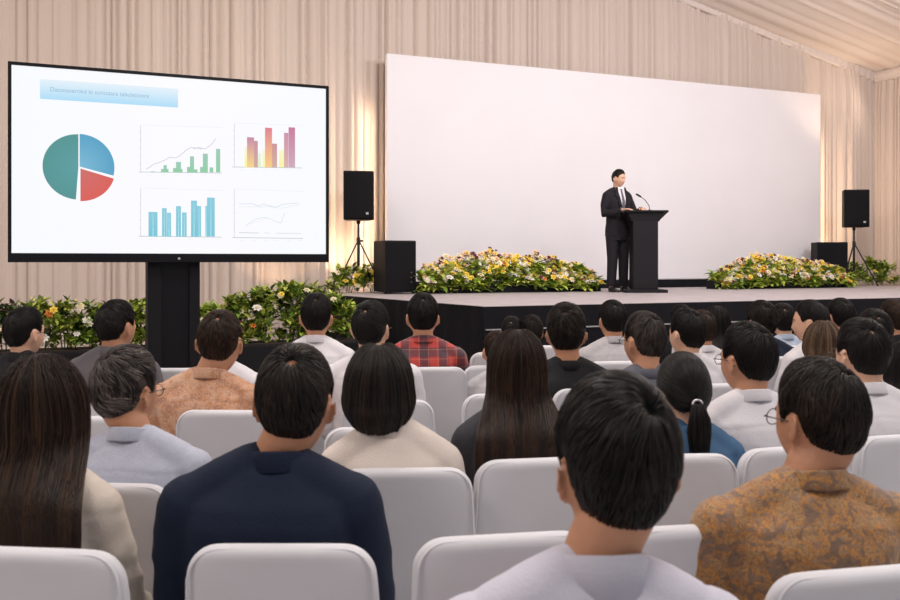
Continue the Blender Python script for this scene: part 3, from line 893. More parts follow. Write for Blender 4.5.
# title banner with faint text
u0, v1 = uv(40, 78); u1, v0 = uv(178, 108.5)
V_, cc = quadc(u0, v0+.005, u1, v1-.005, (.42, .72, .93), (.78, .88, .95)); lit(MB().add(V_, [(0, 1, 2, 3)]), cc, scr, 'title_banner', 'pale blue banner')
cu = bpy.data.curves.new('t', 'FONT'); cu.body = 'Datonavertikd bi scricstara tabulatioore'; cu.size = .062; cu.extrude = 0
to = bpy.data.objects.new('t', cu); COL.objects.link(to); dg = bpy.context.evaluated_depsgraph_get(); dg.update()
tme = bpy.data.meshes.new_from_object(to.evaluated_get(dg)); bpy.data.objects.remove(to)
co = get_co(tme); wdt = co[:, 0].max(); ua, va = uv(50, 92.5); ub, vb = uv(149, 99)
s_ = (ub-ua)*SW/wdt; co2 = np.zeros_like(co); co2[:, 0] = sxl+SW*ua+co[:, 0]*s_; co2[:, 1] = -.0022; co2[:, 2] = szb+SH*(v0+v1)/2-.012+co[:, 1]*s_*1.05
set_co(tme, co2); tme.materials.clear(); tme.materials.append(screen_m); pcol(tme, np.tile([.28, .47, .64, 1], (len(co), 1))); link('title_text', tme, scr)
# pie chart
def pie(name, cx, cy, rx, a0, a1, col, off=(0, 0), col2=None):
    u_, v_ = uv(cx, cy); X = sxl+SW*u_+off[0]; Z = szb+SH*v_+off[1]; n = 40; V_ = [(X, -.0012, Z)]; cs = [col2 or col]
    for k in range(n+1):
        a = R(a0+(a1-a0)*k/n); V_.append((X+rx*math.sin(a), -.0012, Z+rx*math.cos(a))); cs.append(col)
    lit(MB().add(V_, [(0, k+1, k+2) for k in range(n)][::-1]), cs, scr, name, {'g': 'green slice', 'b': 'blue slice', 'r': 'red slice'}[name[0]] if False else None)
rp = .223
pie('pie_slice', 79, 167, rp, 184, 360, (.09, .30, .29), (-.004, 0), (.11, .34, .36))
pie('pie_slice', 79, 167, rp, 0, 104, (.10, .36, .56), (.004, .003), (.20, .48, .66))
pie('pie_slice', 79, 167, rp, 106, 180, (.70, .12, .10), (.009, -.010), (.62, .16, .15))
axc = (.55, .60, .64)
def chart(name, box, items, lines=(), extra=()):
    mb = MB(); cs = []; x0_, y0_, x1_, y1_ = box
    pline([(x0_, y0_), (x0_, y1_)], .0018, axc, mb, cs); pline([(x0_-2, y1_), (x1_, y1_+1)], .0022, (.45, .52, .56), mb, cs)
    pline([(x0_, y0_), (x1_, y0_+2.5)], .0008, (.72, .76, .80), mb, cs)
    for q in range(1, 6): yy = y0_+(y1_-y0_)*q/6; pline([(x0_-1.3, yy), (x0_, yy)], .0012, axc, mb, cs)
    for q in range(6): xx = x0_+(x1_-x0_)*(q+.5)/6; pline([(xx, y1_+3), (xx+5, y1_+3)], .0012, (.75, .8, .84), mb, cs)
    for (a, t_, b_, c0, c1) in items:
        u0_, vb_ = uv(a, y1_+.3); u1_, vt_ = uv(b_, t_); V_, cc = quadc(u0_, vb_, u1_, vt_, c0, c1, -.0014); mb.add(V_, [(0, 1, 2, 3)]); cs += cc
    for (pts, w, col) in lines: pline(pts, w, col, mb, cs, -.0016)
    return lit(mb, cs, scr, name)
G0, G1 = (.28, .62, .36), (.35, .58, .50)
it = []
for a, t_, b_ in ((151, 171.5, 155), (161, 169, 163.5), (163.5, 165.2, 166.8), (166.8, 169, 168.5), (173, 168, 176), (176, 162, 181), (181, 169, 182.5), (187, 167, 190), (190, 156.5, 194), (194, 169.5, 197.5), (200, 167, 202.8), (202.8, 153.8, 207.8), (209.5, 167.5, 213.3), (216, 149, 220.2)):
    it.append((a, t_, b_, G0, G1))
chart('growth_bar_chart', (140.7, 125, 222, 172), it, [([(146, 169), (150, 167), (154, 164), (158, 163), (163, 161), (166, 159.5), (170, 157), (174, 158), (178, 157), (183, 153), (187, 149.5), (191, 147.5), (196, 148), (202, 149)], .0022, (.62, .55, .66)), ([(193, 149), (199, 147.5), (205, 149), (211, 145), (214, 141), (216, 138.5)], .0022, (.62, .55, .66))])
it = []
def bar(a, t_, b_, c0, c1): it.append((a, t_, b_, c0, c1))
bar(244.5, 147, 247, (.95, .92, .30), (.95, .9, .7)); bar(247, 137.5, 254, (.93, .66, .26), (.58, .25, .38)); bar(254, 141, 257.8, (.62, .40, .35), (.58, .30, .36)); bar(257.8, 153, 261, (.75, .86, .6), (.8, .9, .75))
bar(262.5, 150, 265, (.95, .92, .4), (.95, .9, .7)); bar(265, 128, 272, (.92, .62, .25), (.75, .22, .28)); bar(272, 143.8, 277, (.66, .42, .36), (.62, .30, .3)); bar(279, 150, 284, (.93, .90, .35), (.95, .92, .6)); bar(284, 133, 288.3, (.7, .45, .42), (.60, .28, .40)); bar(288.5, 127.6, 295, (.62, .40, .50), (.58, .20, .34))
chart('coloured_bar_chart', (234.3, 123, 302, 167), it)
it = []
for a, t_, b_, c_ in ((148.5, 212, 157.5, 202), (162, 208.2, 166.7, 202), (167, 212.8, 171, 202), (176, 206.2, 181, 202), (182, 212.5, 186.6, 202), (191, 200.7, 197, 202), (197, 206, 201, 202), (205.3, 206, 207, 202), (207, 197.7, 214.7, 202)):
    it.append((a, t_, b_, (.20, .56, .68), (.26, .60, .72)))
    it.append(((a+b_)/2-.5, t_+1.5, (a+b_)/2+.5, (.55, .85, .93), (.36, .68, .80)))
chart('blue_bar_chart', (140.7, 188, 222, 236.2), it)
L_ = lambda *p: list(p)
chart('line_chart', (234.3, 189, 303, 237.5), [], [
    (L_((239, 204), (245, 204), (252, 203.5), (258, 206), (264, 204), (269, 206), (275, 207.5), (281, 205), (286, 204), (293, 203.5), (299, 203)), .0018, (.55, .66, .78)),
    (L_((239, 207), (250, 206.6), (262, 207), (270, 205.5), (277, 208), (284, 208), (292, 206), (300, 205)), .0014, (.7, .76, .84)),
    (L_((246, 226), (251, 222), (256, 219), (261, 218), (265, 217.5), (270, 219), (275, 221), (281, 223), (283, 217), (285, 213)), .0018, (.60, .70, .80)),
    (L_((250, 224), (257, 221.5), (264, 219), (268, 218)), .0012, (.72, .78, .84)),
    (L_((239, 232.6), (256, 233), (259, 233)), .0026, (.6, .64, .68)), (L_((264, 232.9), (270, 233.2)), .0020, (.66, .7, .72)), (L_((276, 233.2), (301, 233.7)), .0022, (.66, .7, .74))])
# stand
cu_ = .62-tv.location.x+.02
px0, px1 = spot(147, 6.42).x-tv.location.x, spot(200, 6.55).x-tv.location.x
c = link('column', MB().box(px0+.09, px1-.075, .075, .24, .05, zb+.5).mesh('column', plastic, False), tv); bevel(c, .006)
for a, b_ in ((px0-.0, px0+.095), (px1-.08, px1-.005)):
    c = link('stand_rail', MB().box(a, b_, .05, .26, .05, zb+.45).mesh('stand_rail', plastic_m, False), tv); bevel(c, .006)
c = link('base_plate', MB().box(px0-.30, px1+.30, -.25, .50, .0, .05).mesh('base_plate', plastic_m, False), tv); bevel(c, .01)
c = link('shelf', MB().box(px0-.02, px1+.02, .0, .30, .58, .62).mesh('shelf', plastic_m, False), tv); bevel(c, .006)

# ------------------------------------------------------------------ loudspeakers
grille = mat('speaker_grille', (.006, .006, .008), .7, bump=.6, bscale=260, spec=.15)
def loudspeaker(loc, rz, w, h, d, label, kind='top'):
    o = empty('loudspeaker', loc, rz); tag(o, label, 'loudspeaker')
    tw = .74 if kind == 'top' else 1
    mb = MB(); ring = [(-w/2, -d/2), (w/2, -d/2), (w/2*tw, d/2), (-w/2*tw, d/2)]
    mb.rings([[(x, y, z) for x, y in ring] for z in (0, h)])
    c = link('cabinet', mb.mesh('cabinet', plastic_m, False), o); bevel(c, .015, 3)
    g = MB(); n = 12; rings = []
    for z in (.03, h-.03):
        rings.append([(-w/2+.02+(w-.04)*k/n, -d/2-.012-.03*math.sin(k/n*PI)*(1 if kind == 'top' else .2), z) for k in range(n+1)]+[(w/2-.02, -d/2+.002, z), (-w/2+.02, -d/2+.002, z)])
    g.rings(rings); link('grille', g.mesh('grille', grille, False), o)
    if kind == 'top':
        b_ = link('badge', MB().box(.10, .135, -d/2-.052, -d/2-.025, .075, .105).mesh('badge', mat('badge_silver', (.6, .6, .62), .3, metal=.6), False), o)
        link('pole_socket', MB().tube([(0, 0, -.03), (0, 0, .0)], .03).mesh('pole_socket', plastic), o)
    else:
        for k in range(3): link('foot', MB().lathe([(.0, -.0), (.025, -.0), (.022, .02), (0, .02)], 12, ((-.2, -d/2+.07, -.018), (.2, -d/2+.07, -.018), (0, d/2-.07, -.018))[k]).mesh('foot', plastic), o)
        for k, zz in enumerate((.14, .20, .27)):
            link('knob', MB().tube([(.14, -d/2-.018, zz), (.14, -d/2-.028, zz)], .010, n=10).mesh('knob', mat('brass_dim', (.22, .19, .12), .4, metal=.6)), o)
    return o
def tripod(loc, h, label, spread=.62):
    o = empty('speaker_stand', loc, R(20)); tag(o, label, 'speaker stand')
    sm = mat('stand_black', (.015, .015, .016), .4, metal=.3)
    link('pole', MB().tube([(0, 0, .12), (0, 0, h*.78)], .021).mesh('pole', sm), o)
    link('inner_pole', MB().tube([(0, 0, h*.5), (0, 0, h)], .016).mesh('inner_pole', sm), o)
    link('collar', MB().tube([(0, 0, h*.70), (0, 0, h*.77)], .030).mesh('collar', sm), o)
    link('knob', MB().tube([(.02, 0, h*.74), (.07, 0, h*.74)], .014).mesh('knob', sm), o)
    for k in range(3):
        a = R(-65+120*k); c_, s_ = math.cos(a), math.sin(a)
        l_ = link('leg', MB().tube([(c_*.03, s_*.03, h*.70), (c_*spread*.62, s_*spread*.62, .02)], .011).mesh('leg', sm), o)
        link('brace', MB().tube([(c_*.02, s_*.02, .15), (c_*spread*.36, s_*spread*.36, h*.30)], .007).mesh('brace', sm), o)
        link('rubber_foot', MB().ell((c_*spread*.62, s_*spread*.62, .018), (.02, .02, .018)).mesh('rubber_foot', sm), l_)
    return o
P = spot(358.5, 12.75, STZ); hb = (HOR-220.5)*12.75/F+CAMZ-STZ
tripod(P, hb-.03, 'black tripod stand under the loudspeaker between display and backdrop', .66)
loudspeaker((P.x, P.y, STZ+hb), R(-16), .43, .69, .34, 'black loudspeaker raised on a tripod beside the big display')
P = spot(400, 12.15, STZ+.02); loudspeaker((P.x, P.y+.22, P.z), R(0), .44, .70, .52, 'black bass speaker box on stage left of the flower bed', 'sub')
P = spot(854, 16.15, STZ); hb = (HOR-227.5)*16.15/F+CAMZ-STZ
tripod(P, hb-.03, 'black tripod stand under the loudspeaker right of the backdrop')
loudspeaker((P.x, P.y, STZ+hb), R(-30), .44, .67, .32, 'black loudspeaker raised on a tripod at the right side of the stage')
P = spot(833.5, 15.9, STZ+.02); loudspeaker((P.x, P.y+.1, P.z), R(-30), .52, .76, .40, 'black bass speaker box behind the right flower bed', 'sub')

# ------------------------------------------------------------------ lectern and microphone
lec_m = mat('lectern_black', (.012, .011, .014), .6, spec=.2)
LP = spot(643.5, 12.75, STZ)
lec = empty('lectern', LP, -(YAW)+R(0)); tag(lec, 'black lectern with sloping top standing on the stage', 'lectern')
c = link('base', MB().box(-.29, .29, -.24, .24, 0, .045).mesh('base', lec_m, False), lec); bevel(c, .006)
c = link('column', MB().box(-.175, .175, -.15, .15, .045, 1.06).mesh('column', lec_m, False), lec); bevel(c, .008)
mb = MB()
mb.add([(-.30, -.20, 1.13), (.31, -.20, 1.13), (.31, .26, 1.05), (-.30, .26, 1.05), (-.30, -.20, 1.155), (.31, -.20, 1.155), (.31, .26, 1.075), (-.30, .26, 1.075)],
       [(3, 2, 1, 0), (4, 5, 6, 7), (0, 1, 5, 4), (1, 2, 6, 5), (2, 3, 7, 6), (3, 0, 4, 7)])
c = link('top', mb.mesh('top', lec_m, False), lec); bevel(c, .005)
mb = MB(); mb.add([(-.26, -.17, 1.135), (.26, -.17, 1.135), (.19, -.15, 1.0), (-.19, -.15, 1.0), (-.26, .2, 1.06), (.26, .2, 1.06), (.19, .15, 1.0), (-.19, .15, 1.0)],
       [(0, 1, 2, 3), (5, 4, 7, 6), (1, 5, 6, 2), (4, 0, 3, 7), (0, 4, 5, 1), (3, 2, 6, 7)])
link('tray', mb.mesh('tray', lec_m, False), lec)
LR = -(YAW)
def lecp(x, y, z): q = Matrix.Rotation(LR, 4, 'Z') @ Vector((x, y, z)); return Vector((LP.x+q.x, LP.y+q.y, STZ+q.z))
mp_ = lecp(.06, -.13, 1.150)
mic = empty('microphone', mp_, LR); tag(mic, 'thin gooseneck microphone rising from the black lectern', 'microphone')
link('stem', MB().tube([(0, 0, 0), (-.01, 0, .07), (-.06, .02, .15), (-.12, .05, .20)], .005).mesh('stem', plastic), mic)
link('capsule', MB().tube([(-.12, .05, .20), (-.17, .07, .235)], .013).mesh('capsule', grille), mic)
link('base', MB().lathe([(0, -.004), (.03, -.004), (.026, .012), (0, .012)], 16).mesh('base', plastic), mic)

# ------------------------------------------------------------------ plants
leaf_m = attr_mat('plant_leaf', .5, 0, .35, .08)
def leaf(V, Fc, C_, base, d, up, L, w, col, bend=.3):
    d = d.normalized(); s_ = d.cross(up)
    if s_.length < .01: s_ = Vector((1, 0, 0))
    s_.normalize(); n_ = s_.cross(d); o = len(V)
    for t, ww in ((0, .12), (.3, .85), (.62, .8), (1, 0.02)):
        c_ = base+d*(L*t)-n_*(-bend*L*t*t)*-1
        V.extend([c_-s_*w*ww+n_*w*.3*ww, c_, c_+s_*w*ww+n_*w*.3*ww]); C_.extend([col]*3)
    for i in range(3):
        a = o+i*3; Fc.append((a, a+1, a+4, a+3)); Fc.append((a+1, a+2, a+5, a+4))
def foliage(name, pts, rng, Ls, cols, n_per, spread_up=.6, wr=.28):
    V, Fc, C_ = [], [], []
    for p, r in pts:
        for k in range(n_per):
            a = rng.uniform(0, 2*PI); e = rng.uniform(-.15, 1.0)*spread_up*1.6
            d = Vector((math.cos(a)*math.cos(e), math.sin(a)*math.cos(e), math.sin(e)))
            b_ = Vector(p)+Vector((rng.uniform(-r, r), rng.uniform(-r, r)*.6, rng.uniform(-r*.5, r)))
            c_ = rng.choice(cols); q = rng.uniform(.6, 1.35); L = rng.uniform(*Ls)
            leaf(V, Fc, C_, b_, d, Vector((0, 0, 1)), L, L*wr*rng.uniform(.7, 1.2), (c_[0]*q, c_[1]*q, c_[2]*q, 1), rng.uniform(.0, .5))
    me = bpy.data.meshes.new(name); me.from_pydata([tuple(v) for v in V], [], Fc); me.update(); me.materials.append(leaf_m); pcol(me, np.array(C_)); return me
def flower_mesh(name, col, cen, r, petals=6, layers=2):
    V, Fc, C_ = [], [], []
    for l in range(layers):
        rr = r*(1-.35*l); el = .25+.55*l
        for k in range(petals):
            a = 2*PI*(k+.5*l)/petals; d = Vector((math.cos(a)*math.cos(el), math.sin(a)*math.cos(el), math.sin(el)))
            q = 1-.12*l; leaf(V, Fc, C_, Vector((0, 0, 0)), d, Vector((0, 0, 1)), rr, rr*.48, (col[0]*q, col[1]*q, col[2]*q, 1), .25)
    mb = MB().ell((0, 0, r*.25), (r*.26, r*.26, r*.22), nu=8, nv=6); o = len(V); V += [Vector(v) for v in mb.v]; C_ += [(*cen, 1)]*len(mb.v); Fc += [tuple(i+o for i in f) for f in mb.f]
    st_ = MB().tube([(0, 0, 0), (.0, .004, -.05), (.01, 0, -.12)], .0035, n=5); o = len(V); V += [Vector(v) for v in st_.v]; C_ += [(.05, .12, .02, 1)]*len(st_.v); Fc += [tuple(i+o for i in f) for f in st_.f]
    me = bpy.data.meshes.new(name); me.from_pydata([tuple(v) for v in V], [], Fc); me.update(); me.materials.append(leaf_m); pcol(me, np.array(C_)); return me
FLW = {'yellow': flower_mesh('flower', (.95, .72, .10), (.7, .4, .02), .052), 'cream': flower_mesh('flower', (.92, .84, .62), (.8, .6, .15), .055, 7, 3),
       'white': flower_mesh('flower', (.90, .86, .82), (.75, .65, .3), .058, 7, 3), 'wine': flower_mesh('flower', (.16, .04, .05), (.08, .03, .02), .036),
       'orange': flower_mesh('flower', (.80, .26, .05), (.4, .1, .02), .05), 'peach': flower_mesh('flower', (.88, .62, .42), (.7, .4, .15), .05)}
GREENS = [(.18, .30, .04), (.28, .40, .05), (.42, .50, .08), (.10, .15, .04), (.52, .54, .12)]
black_box = mat('planter_black', (.008, .008, .010), .6, spec=.2)
def flower_bed(x0, x1, y, hgt, label, seed, nfl, PX, PH):
    rng = random.Random(seed); L = x1-x0; o = empty('flower_bed', ((x0+x1)/2, y, STZ)); tag(o, label, 'flower arrangement')
    c = link('trough', MB().box(-L/2+.05, L/2-.05, -.16, .18, 0, .13).mesh('trough', black_box, False), o)
    def prof(x): return hgt*float(np.interp((x+L/2)/L, PX, PH))*(1-.10*abs(math.sin(x*9+seed)))
    pts = []
    for k in range(150):
        x = rng.uniform(-L/2+.05, L/2-.05); h_ = prof(x); z = rng.uniform(.06, .70)*h_+.02; yy = -.26*(1-z/h_)+rng.uniform(-.05, .16)
        pts.append(((x, yy, z), .07))
    f = link('foliage', foliage('foliage', pts, rng, (.08, .17), [(.26, .40, .05), (.38, .50, .06), (.52, .60, .10), (.62, .62, .14), (.18, .30, .05)], 30), o); f['kind'] = 'stuff'
    names = ['yellow']*15+['cream']*10+['white']*4+['peach']*3+['wine']*2+['orange']*1
    extraV = []
    for k in range(nfl):
        x = rng.uniform(-L/2+.05, L/2-.08); h_ = prof(x); t = rng.random()**.6; z = (.34+.66*t)*h_; yy = -.26*(1-t)+rng.uniform(-.04, .10)
        nm = rng.choice(names)
        if z > .9*h_: nm = rng.choice(['wine', 'wine', 'cream', 'yellow', 'peach']); z += rng.uniform(0, .05)
        elif t < .25 and rng.random() < .5: nm = rng.choice(['cream', 'orange', 'white'])
        s_ = rng.uniform(.6, 1.05)
        m_ = Matrix.Translation((x, yy-.03, z)) @ Matrix.Rotation(rng.uniform(.3, 1.2), 4, 'X') @ Matrix.Rotation(rng.uniform(0, 6), 4, 'Z') @ Matrix.Scale(s_, 4)
        if k < 96:
            q = link('flower', FLW[nm], o); q.matrix_local = m_
        else: extraV.append((nm, m_))
    if extraV:
        V, Fc, C_ = [], [], []
        for nm, m_ in extraV:
            me = FLW[nm]; o0 = len(V); co = get_co(me); cc = np.empty(len(co)*4, dtype=np.float32); me.color_attributes['Col'].data.foreach_get('color', cc)
            V += [tuple(m_ @ Vector(v)) for v in co]; C_ += cc.reshape(-1, 4).tolist(); Fc += [tuple(i+o0 for i in p.vertices) for p in me.polygons]
        me = bpy.data.meshes.new('flowers'); me.from_pydata(V, [], Fc); me.update(); me.materials.append(leaf_m); pcol(me, np.array(C_)); q = link('small_flowers', me, o); q['kind'] = 'stuff'
flower_bed(4.36, 7.25, 11.5, .60, 'low bed of yellow and cream flowers between bass speaker and lectern', 3, 800, [0, .12, .30, .42, .55, .68, .80, 1], [.58, .80, .95, 1.0, .86, .90, .74, .42])
flower_bed(9.38, 12.2, 11.55, .58, 'low bed of pale yellow flowers in front of the backdrop right of the lectern', 8, 760, [0, .12, .30, .45, .60, .78, .9, 1], [.30, .66, 1.0, .95, .80, .76, .66, .40])
def shrub(loc, h, w, seed, label, cols, group, flowers=(), leafs=(.09, .18), dens=26, n=16, wr=.26, cat='plant'):
    rng = random.Random(seed); o = empty('leafy_plant', loc); tag(o, label, cat, group); pts = []
    for k in range(n):
        t = rng.random(); pts.append(((rng.uniform(-w, w)*(1-.35*t), rng.uniform(-.13, .13), .04+h*t*.85), .06))
    link('foliage', foliage('foliage', pts, rng, leafs, cols, dens, .75, wr), o)['kind'] = 'stuff'
    for k in range(4):
        a = rng.uniform(-.5, .5); link('stem', MB().tube([(a*w, 0, 0), (a*w*1.6, rng.uniform(-.04, .04), h*.5), (a*w*2.2, rng.uniform(-.05, .05), h*.95)], .006, n=6).mesh('stem', mat('plant_stem', (.07, .10, .03), .6)), o)
    for nm, q in flowers:
        for k in range(q):
            f = link('flower', FLW[nm], o); f.matrix_local = Matrix.Translation((rng.uniform(-w, w), -.12-rng.uniform(0, .05), rng.uniform(.25, .95)*h)) @ Matrix.Rotation(rng.uniform(.5, 1.3), 4, 'X') @ Matrix.Rotation(rng.uniform(0, 6), 4, 'Z') @ Matrix.Scale(rng.uniform(.6, 1.0), 4)
    return o
PLY = 10.0
pl = empty('planter_box', (.75, PLY, 0)); tag(pl, 'long black planter box along the floor behind the display stand', 'planter')
c = link('box', MB().box(-3.25, 2.5, -.25, .25, 0, .60).mesh('box', black_box, False), pl); bevel(c, .01)
link('soil', MB().box(-3.2, 2.45, -.2, .2, .595, .612).mesh('soil', mat('soil', (.03, .02, .015), .9), False), pl)
gr = 'leafy plants in the long black planter'
specs = [(-18, .45, 'leafy green plant in black planter at the left end of view'), (8, .46, 'leafy plant in black planter, just behind the leftmost dark-haired man'), (38, .48, 'leafy plant in black planter beside the leftmost man\'s head'), (68, .50, 'leafy plant with purplish and white blooms in planter left of grey jacketed man'),
         (92, .46, 'leafy plant in black planter, left of the grey jacketed man'), (118, .48, 'leafy plant in black planter behind the man in grey jacket'), (143, .50, 'leafy plant in black planter touching the left side of the display stand'), (172, .40, 'leafy plant in black planter hidden behind the display stand'),
         (212, .42, 'low leafy plant in planter right of display stand above the orange patterned shirt'), (238, .50, 'leafy green plant in planter under the right edge of display'), (262, .58, 'bushy plant in planter between orange shirt and white shirt men'),
         (287, .68, 'tall yellowish green plant in planter beside the white shirt man'), (312, .64, 'tall plant in planter behind the man at the stage corner'), (340, .52, 'leafy plant at the right end of the planter against the stage')]
for i, (px, h_, lb) in enumerate(specs):
    u_ = (px-450)/F; d = PLY/(FW[1]+u_*RT[1]); X = d*(FW[0]+u_*RT[0])
    cols = [GREENS[:4], [(.06, .10, .04), (.10, .14, .06), (.12, .08, .08), (.16, .2, .05)], GREENS[1:], GREENS][i % 4] if i < 8 else GREENS
    shrub((X, PLY, .60), h_, .15, 40+i, lb, cols, gr, ((('white', 2), ('cream', 1)), (('cream', 2), ('wine', 2)), (('orange', 1), ('white', 1)), (('yellow', 1), ('cream', 1)))[i % 4], (.05, .11) if i < 8 else (.06, .13), 34, 24)
for i, (px, d, h_, lb) in enumerate(((346, 12.6, .30, 'small plant with yellow blooms at the foot of the left speaker stand'), (368, 12.75, .34, 'small flowering plant between left tripod and bass speaker box'),
                                      (852, 16.4, .36, 'low green plant at the foot of the right speaker stand'), (873, 16.6, .48, 'bushy green plant on stage right of the speaker stand'), (893, 16.8, .44, 'bushy green plant at the right end of the stage'))):
    Q = spot(px, d, STZ); Q.y = min(Q.y, 12.7); Q.x = min(Q.x, 13.85)
    shrub(Q, h_, .20 if i < 2 else .26, 80+i, lb, GREENS[:4] if i > 1 else GREENS, 'plants at the back of the stage', (('yellow', 5), ('cream', 3)) if i < 2 else (('yellow', 1),), (.07, .14), 24)

# ------------------------------------------------------------------ covered chairs
def cover_mat():
    m = mat('white_chair_cover', (.68, .68, .715), .75, bump=.06, bscale=25, sheen=.15, var=.02, vscale=5); return m
cvm = cover_mat()
def chair_meshes():
    rings = []; N = 44; zt_ = .94; r0 = .065
    def sec(hw, hd, cy, z, n_=5.0):
        out = []
        for k in range(N):
            a = 2*PI*k/N; c_, s_ = math.cos(a), math.sin(a)
            out.append((hw*math.copysign(abs(c_)**(2/n_), c_), cy+hd*math.copysign(abs(s_)**(2/3.2), s_), z))
        return out
    def hwid(z): return .187+.018*(zt_-z)/.45 if z > .45 else .205+.022*(.45-z)/.45
    def cy(z): return -.262+.055*(zt_-z)/.45 if z > .45 else -.207-.045*(.45-z)/.45
    zs = [.012, .08, .18, .28, .38, .46, .52, .58, .64, .70, .75, .80, .835, .86]
    zs += [zt_-r0*(1-math.sin(PI/2*k/9)) for k in range(1, 10)]
    zs = sorted(set(zs))
    for z in zs:
        hw = hwid(z); hd = .026
        if z > zt_-r0: q = (z-(zt_-r0))/r0; hw = hw-r0+r0*math.sqrt(max(0, 1-q*q))
        if z > zt_-.022: q = (z-(zt_-.022))/.022; hd *= math.sqrt(max(.02, 1-q*q))
        wr_ = .0025*math.sin(z*31)*(1 if z < .8 else .2)
        rings.append([(x+.0018*math.sin(z*23+y*40), y+wr_*math.cos(x*19), zz) for x, y, zz in sec(max(hw, .02), hd, cy(z), z)])
    back = MB().rings(rings).mesh('backrest', cvm)
    # piping along the seam of the back
    pts = []
    for k in range(0, 14): z = .10+(zt_-r0-.10)*k/13; pts.append((-hwid(z)+.006, cy(z)-.0245, z))
    for k in range(1, 9):
        a = PI/2*k/8; z = zt_-r0+(r0-.007)*math.sin(a); pts.append((-(hwid(z)-r0)-(r0-.007)*math.cos(a)+.0, cy(z)-.024+.010*math.sin(a), z))
    pts += [(-x, y, z) for x, y, z in pts[::-1]]
    pip = MB().tube(pts, .0032, n=6).mesh('piping', cvm)
    rings = []
    for z, e in ((.405, -.004), (.42, .0), (.46, .004), (.482, .0), (.495, -.02), (.499, -.06)):
        rings.append([(max(-.5, x), y, zz) for x, y, zz in sec(.212+e, .215+e, .03, z, 6)])
    seat = MB().rings(rings).mesh('seat', cvm)
    rings = []
    for i in range(9):
        z = .43-.42*i/8; e = .012*i/8; ring = []
        for k in range(72):
            a = 2*PI*k/72; c_, s_ = math.cos(a), math.sin(a); w = .006*math.sin(a*9+i*.2)*i/8
            hw, hd = .208+e+w, .212+e+w
            ring.append((hw*math.copysign(abs(c_)**(2/6), c_), .03+hd*math.copysign(abs(s_)**(2/6), s_), z))
        rings.append(ring)
    skirt_ = MB().rings(rings, cap=False).mesh('skirt', cvm)
    leg = MB().tube([(0, 0, .40), (0, 0, .012)], .012, n=10).mesh('leg', mat('chair_steel', (.4, .4, .42), .35, metal=.9))
    return back, pip, seat, skirt_, leg
CH = chair_meshes()
def chair(P, fdeg, label):
    o = empty('banquet_chair', P, -(YAW+R(fdeg))); tag(o, label, 'chair', 'white covered chairs')
    b_ = link('backrest', CH[0], o); link('piping', CH[1], b_); link('seat', CH[2], o); link('skirt', CH[3], o)
    for x, y in ((-.17, -.14), (.17, -.14), (-.17, .2), (.17, .2)): link('leg', CH[4], o, (x, y, 0))
    return o
def offs(fdeg, x, y):
    return Matrix.Rotation(-(YAW+R(fdeg)), 3, 'Z') @ Vector((x, y, 0))
def chair_px(px, ytop, fdeg, label):
    d = (CAMZ-.94)*F/(ytop-HOR); P = spot(px, d); P = P-offs(fdeg, 0, -.262); return chair(P, fdeg, label), P
# ------------------------------------------------------------------ clothes
def cloth(name, col, **k):
    a = dict(rough=.8, bump=.18, bscale=170, sheen=.12 if max(col) > .3 else 0, spec=.25); a.update(k); return mat(name, col, **a)
WHITE = cloth('white_cotton', (.74, .72, .75)); LAV = cloth('pale_lilac_cotton', (.58, .57, .66)); BLUEG = cloth('grey_blue_cotton', (.47, .50, .60), var=.05, vscale=60)
NAVY = cloth('navy_wool', (.008, .015, .036)); CREAM = cloth('cream_wool', (.70, .62, .56)); BEIGE = cloth('beige_crepe', (.66, .58, .50))
CHAR = cloth('charcoal_wool', (.045, .045, .055)); BLK = cloth('black_cotton', (.015, .015, .018)); GREYJ = cloth('grey_wool', (.13, .12, .13))
SLATE = cloth('slate_cotton', (.12, .125, .15)); DENIM = cloth('blue_denim', (.07, .15, .27)); WGREY = cloth('pale_grey_cotton', (.52, .50, .52), var=.06, vscale=50)
PBLUE = cloth('pale_blue_cotton', (.50, .58, .72))
GOLD = batik('gold_printed_cloth', [(.20, .12, .07), (.50, .21, .035), (.40, .22, .08), (.12, .085, .07), (.24, .15, .10)], 26, 36, 3)
ORNG = batik('orange_printed_cloth', [(.40, .16, .08), (.56, .24, .10), (.60, .32, .19), (.66, .46, .34), (.44, .22, .14)], 10, 34, 8)
PLAID = plaid('red_plaid_cloth')

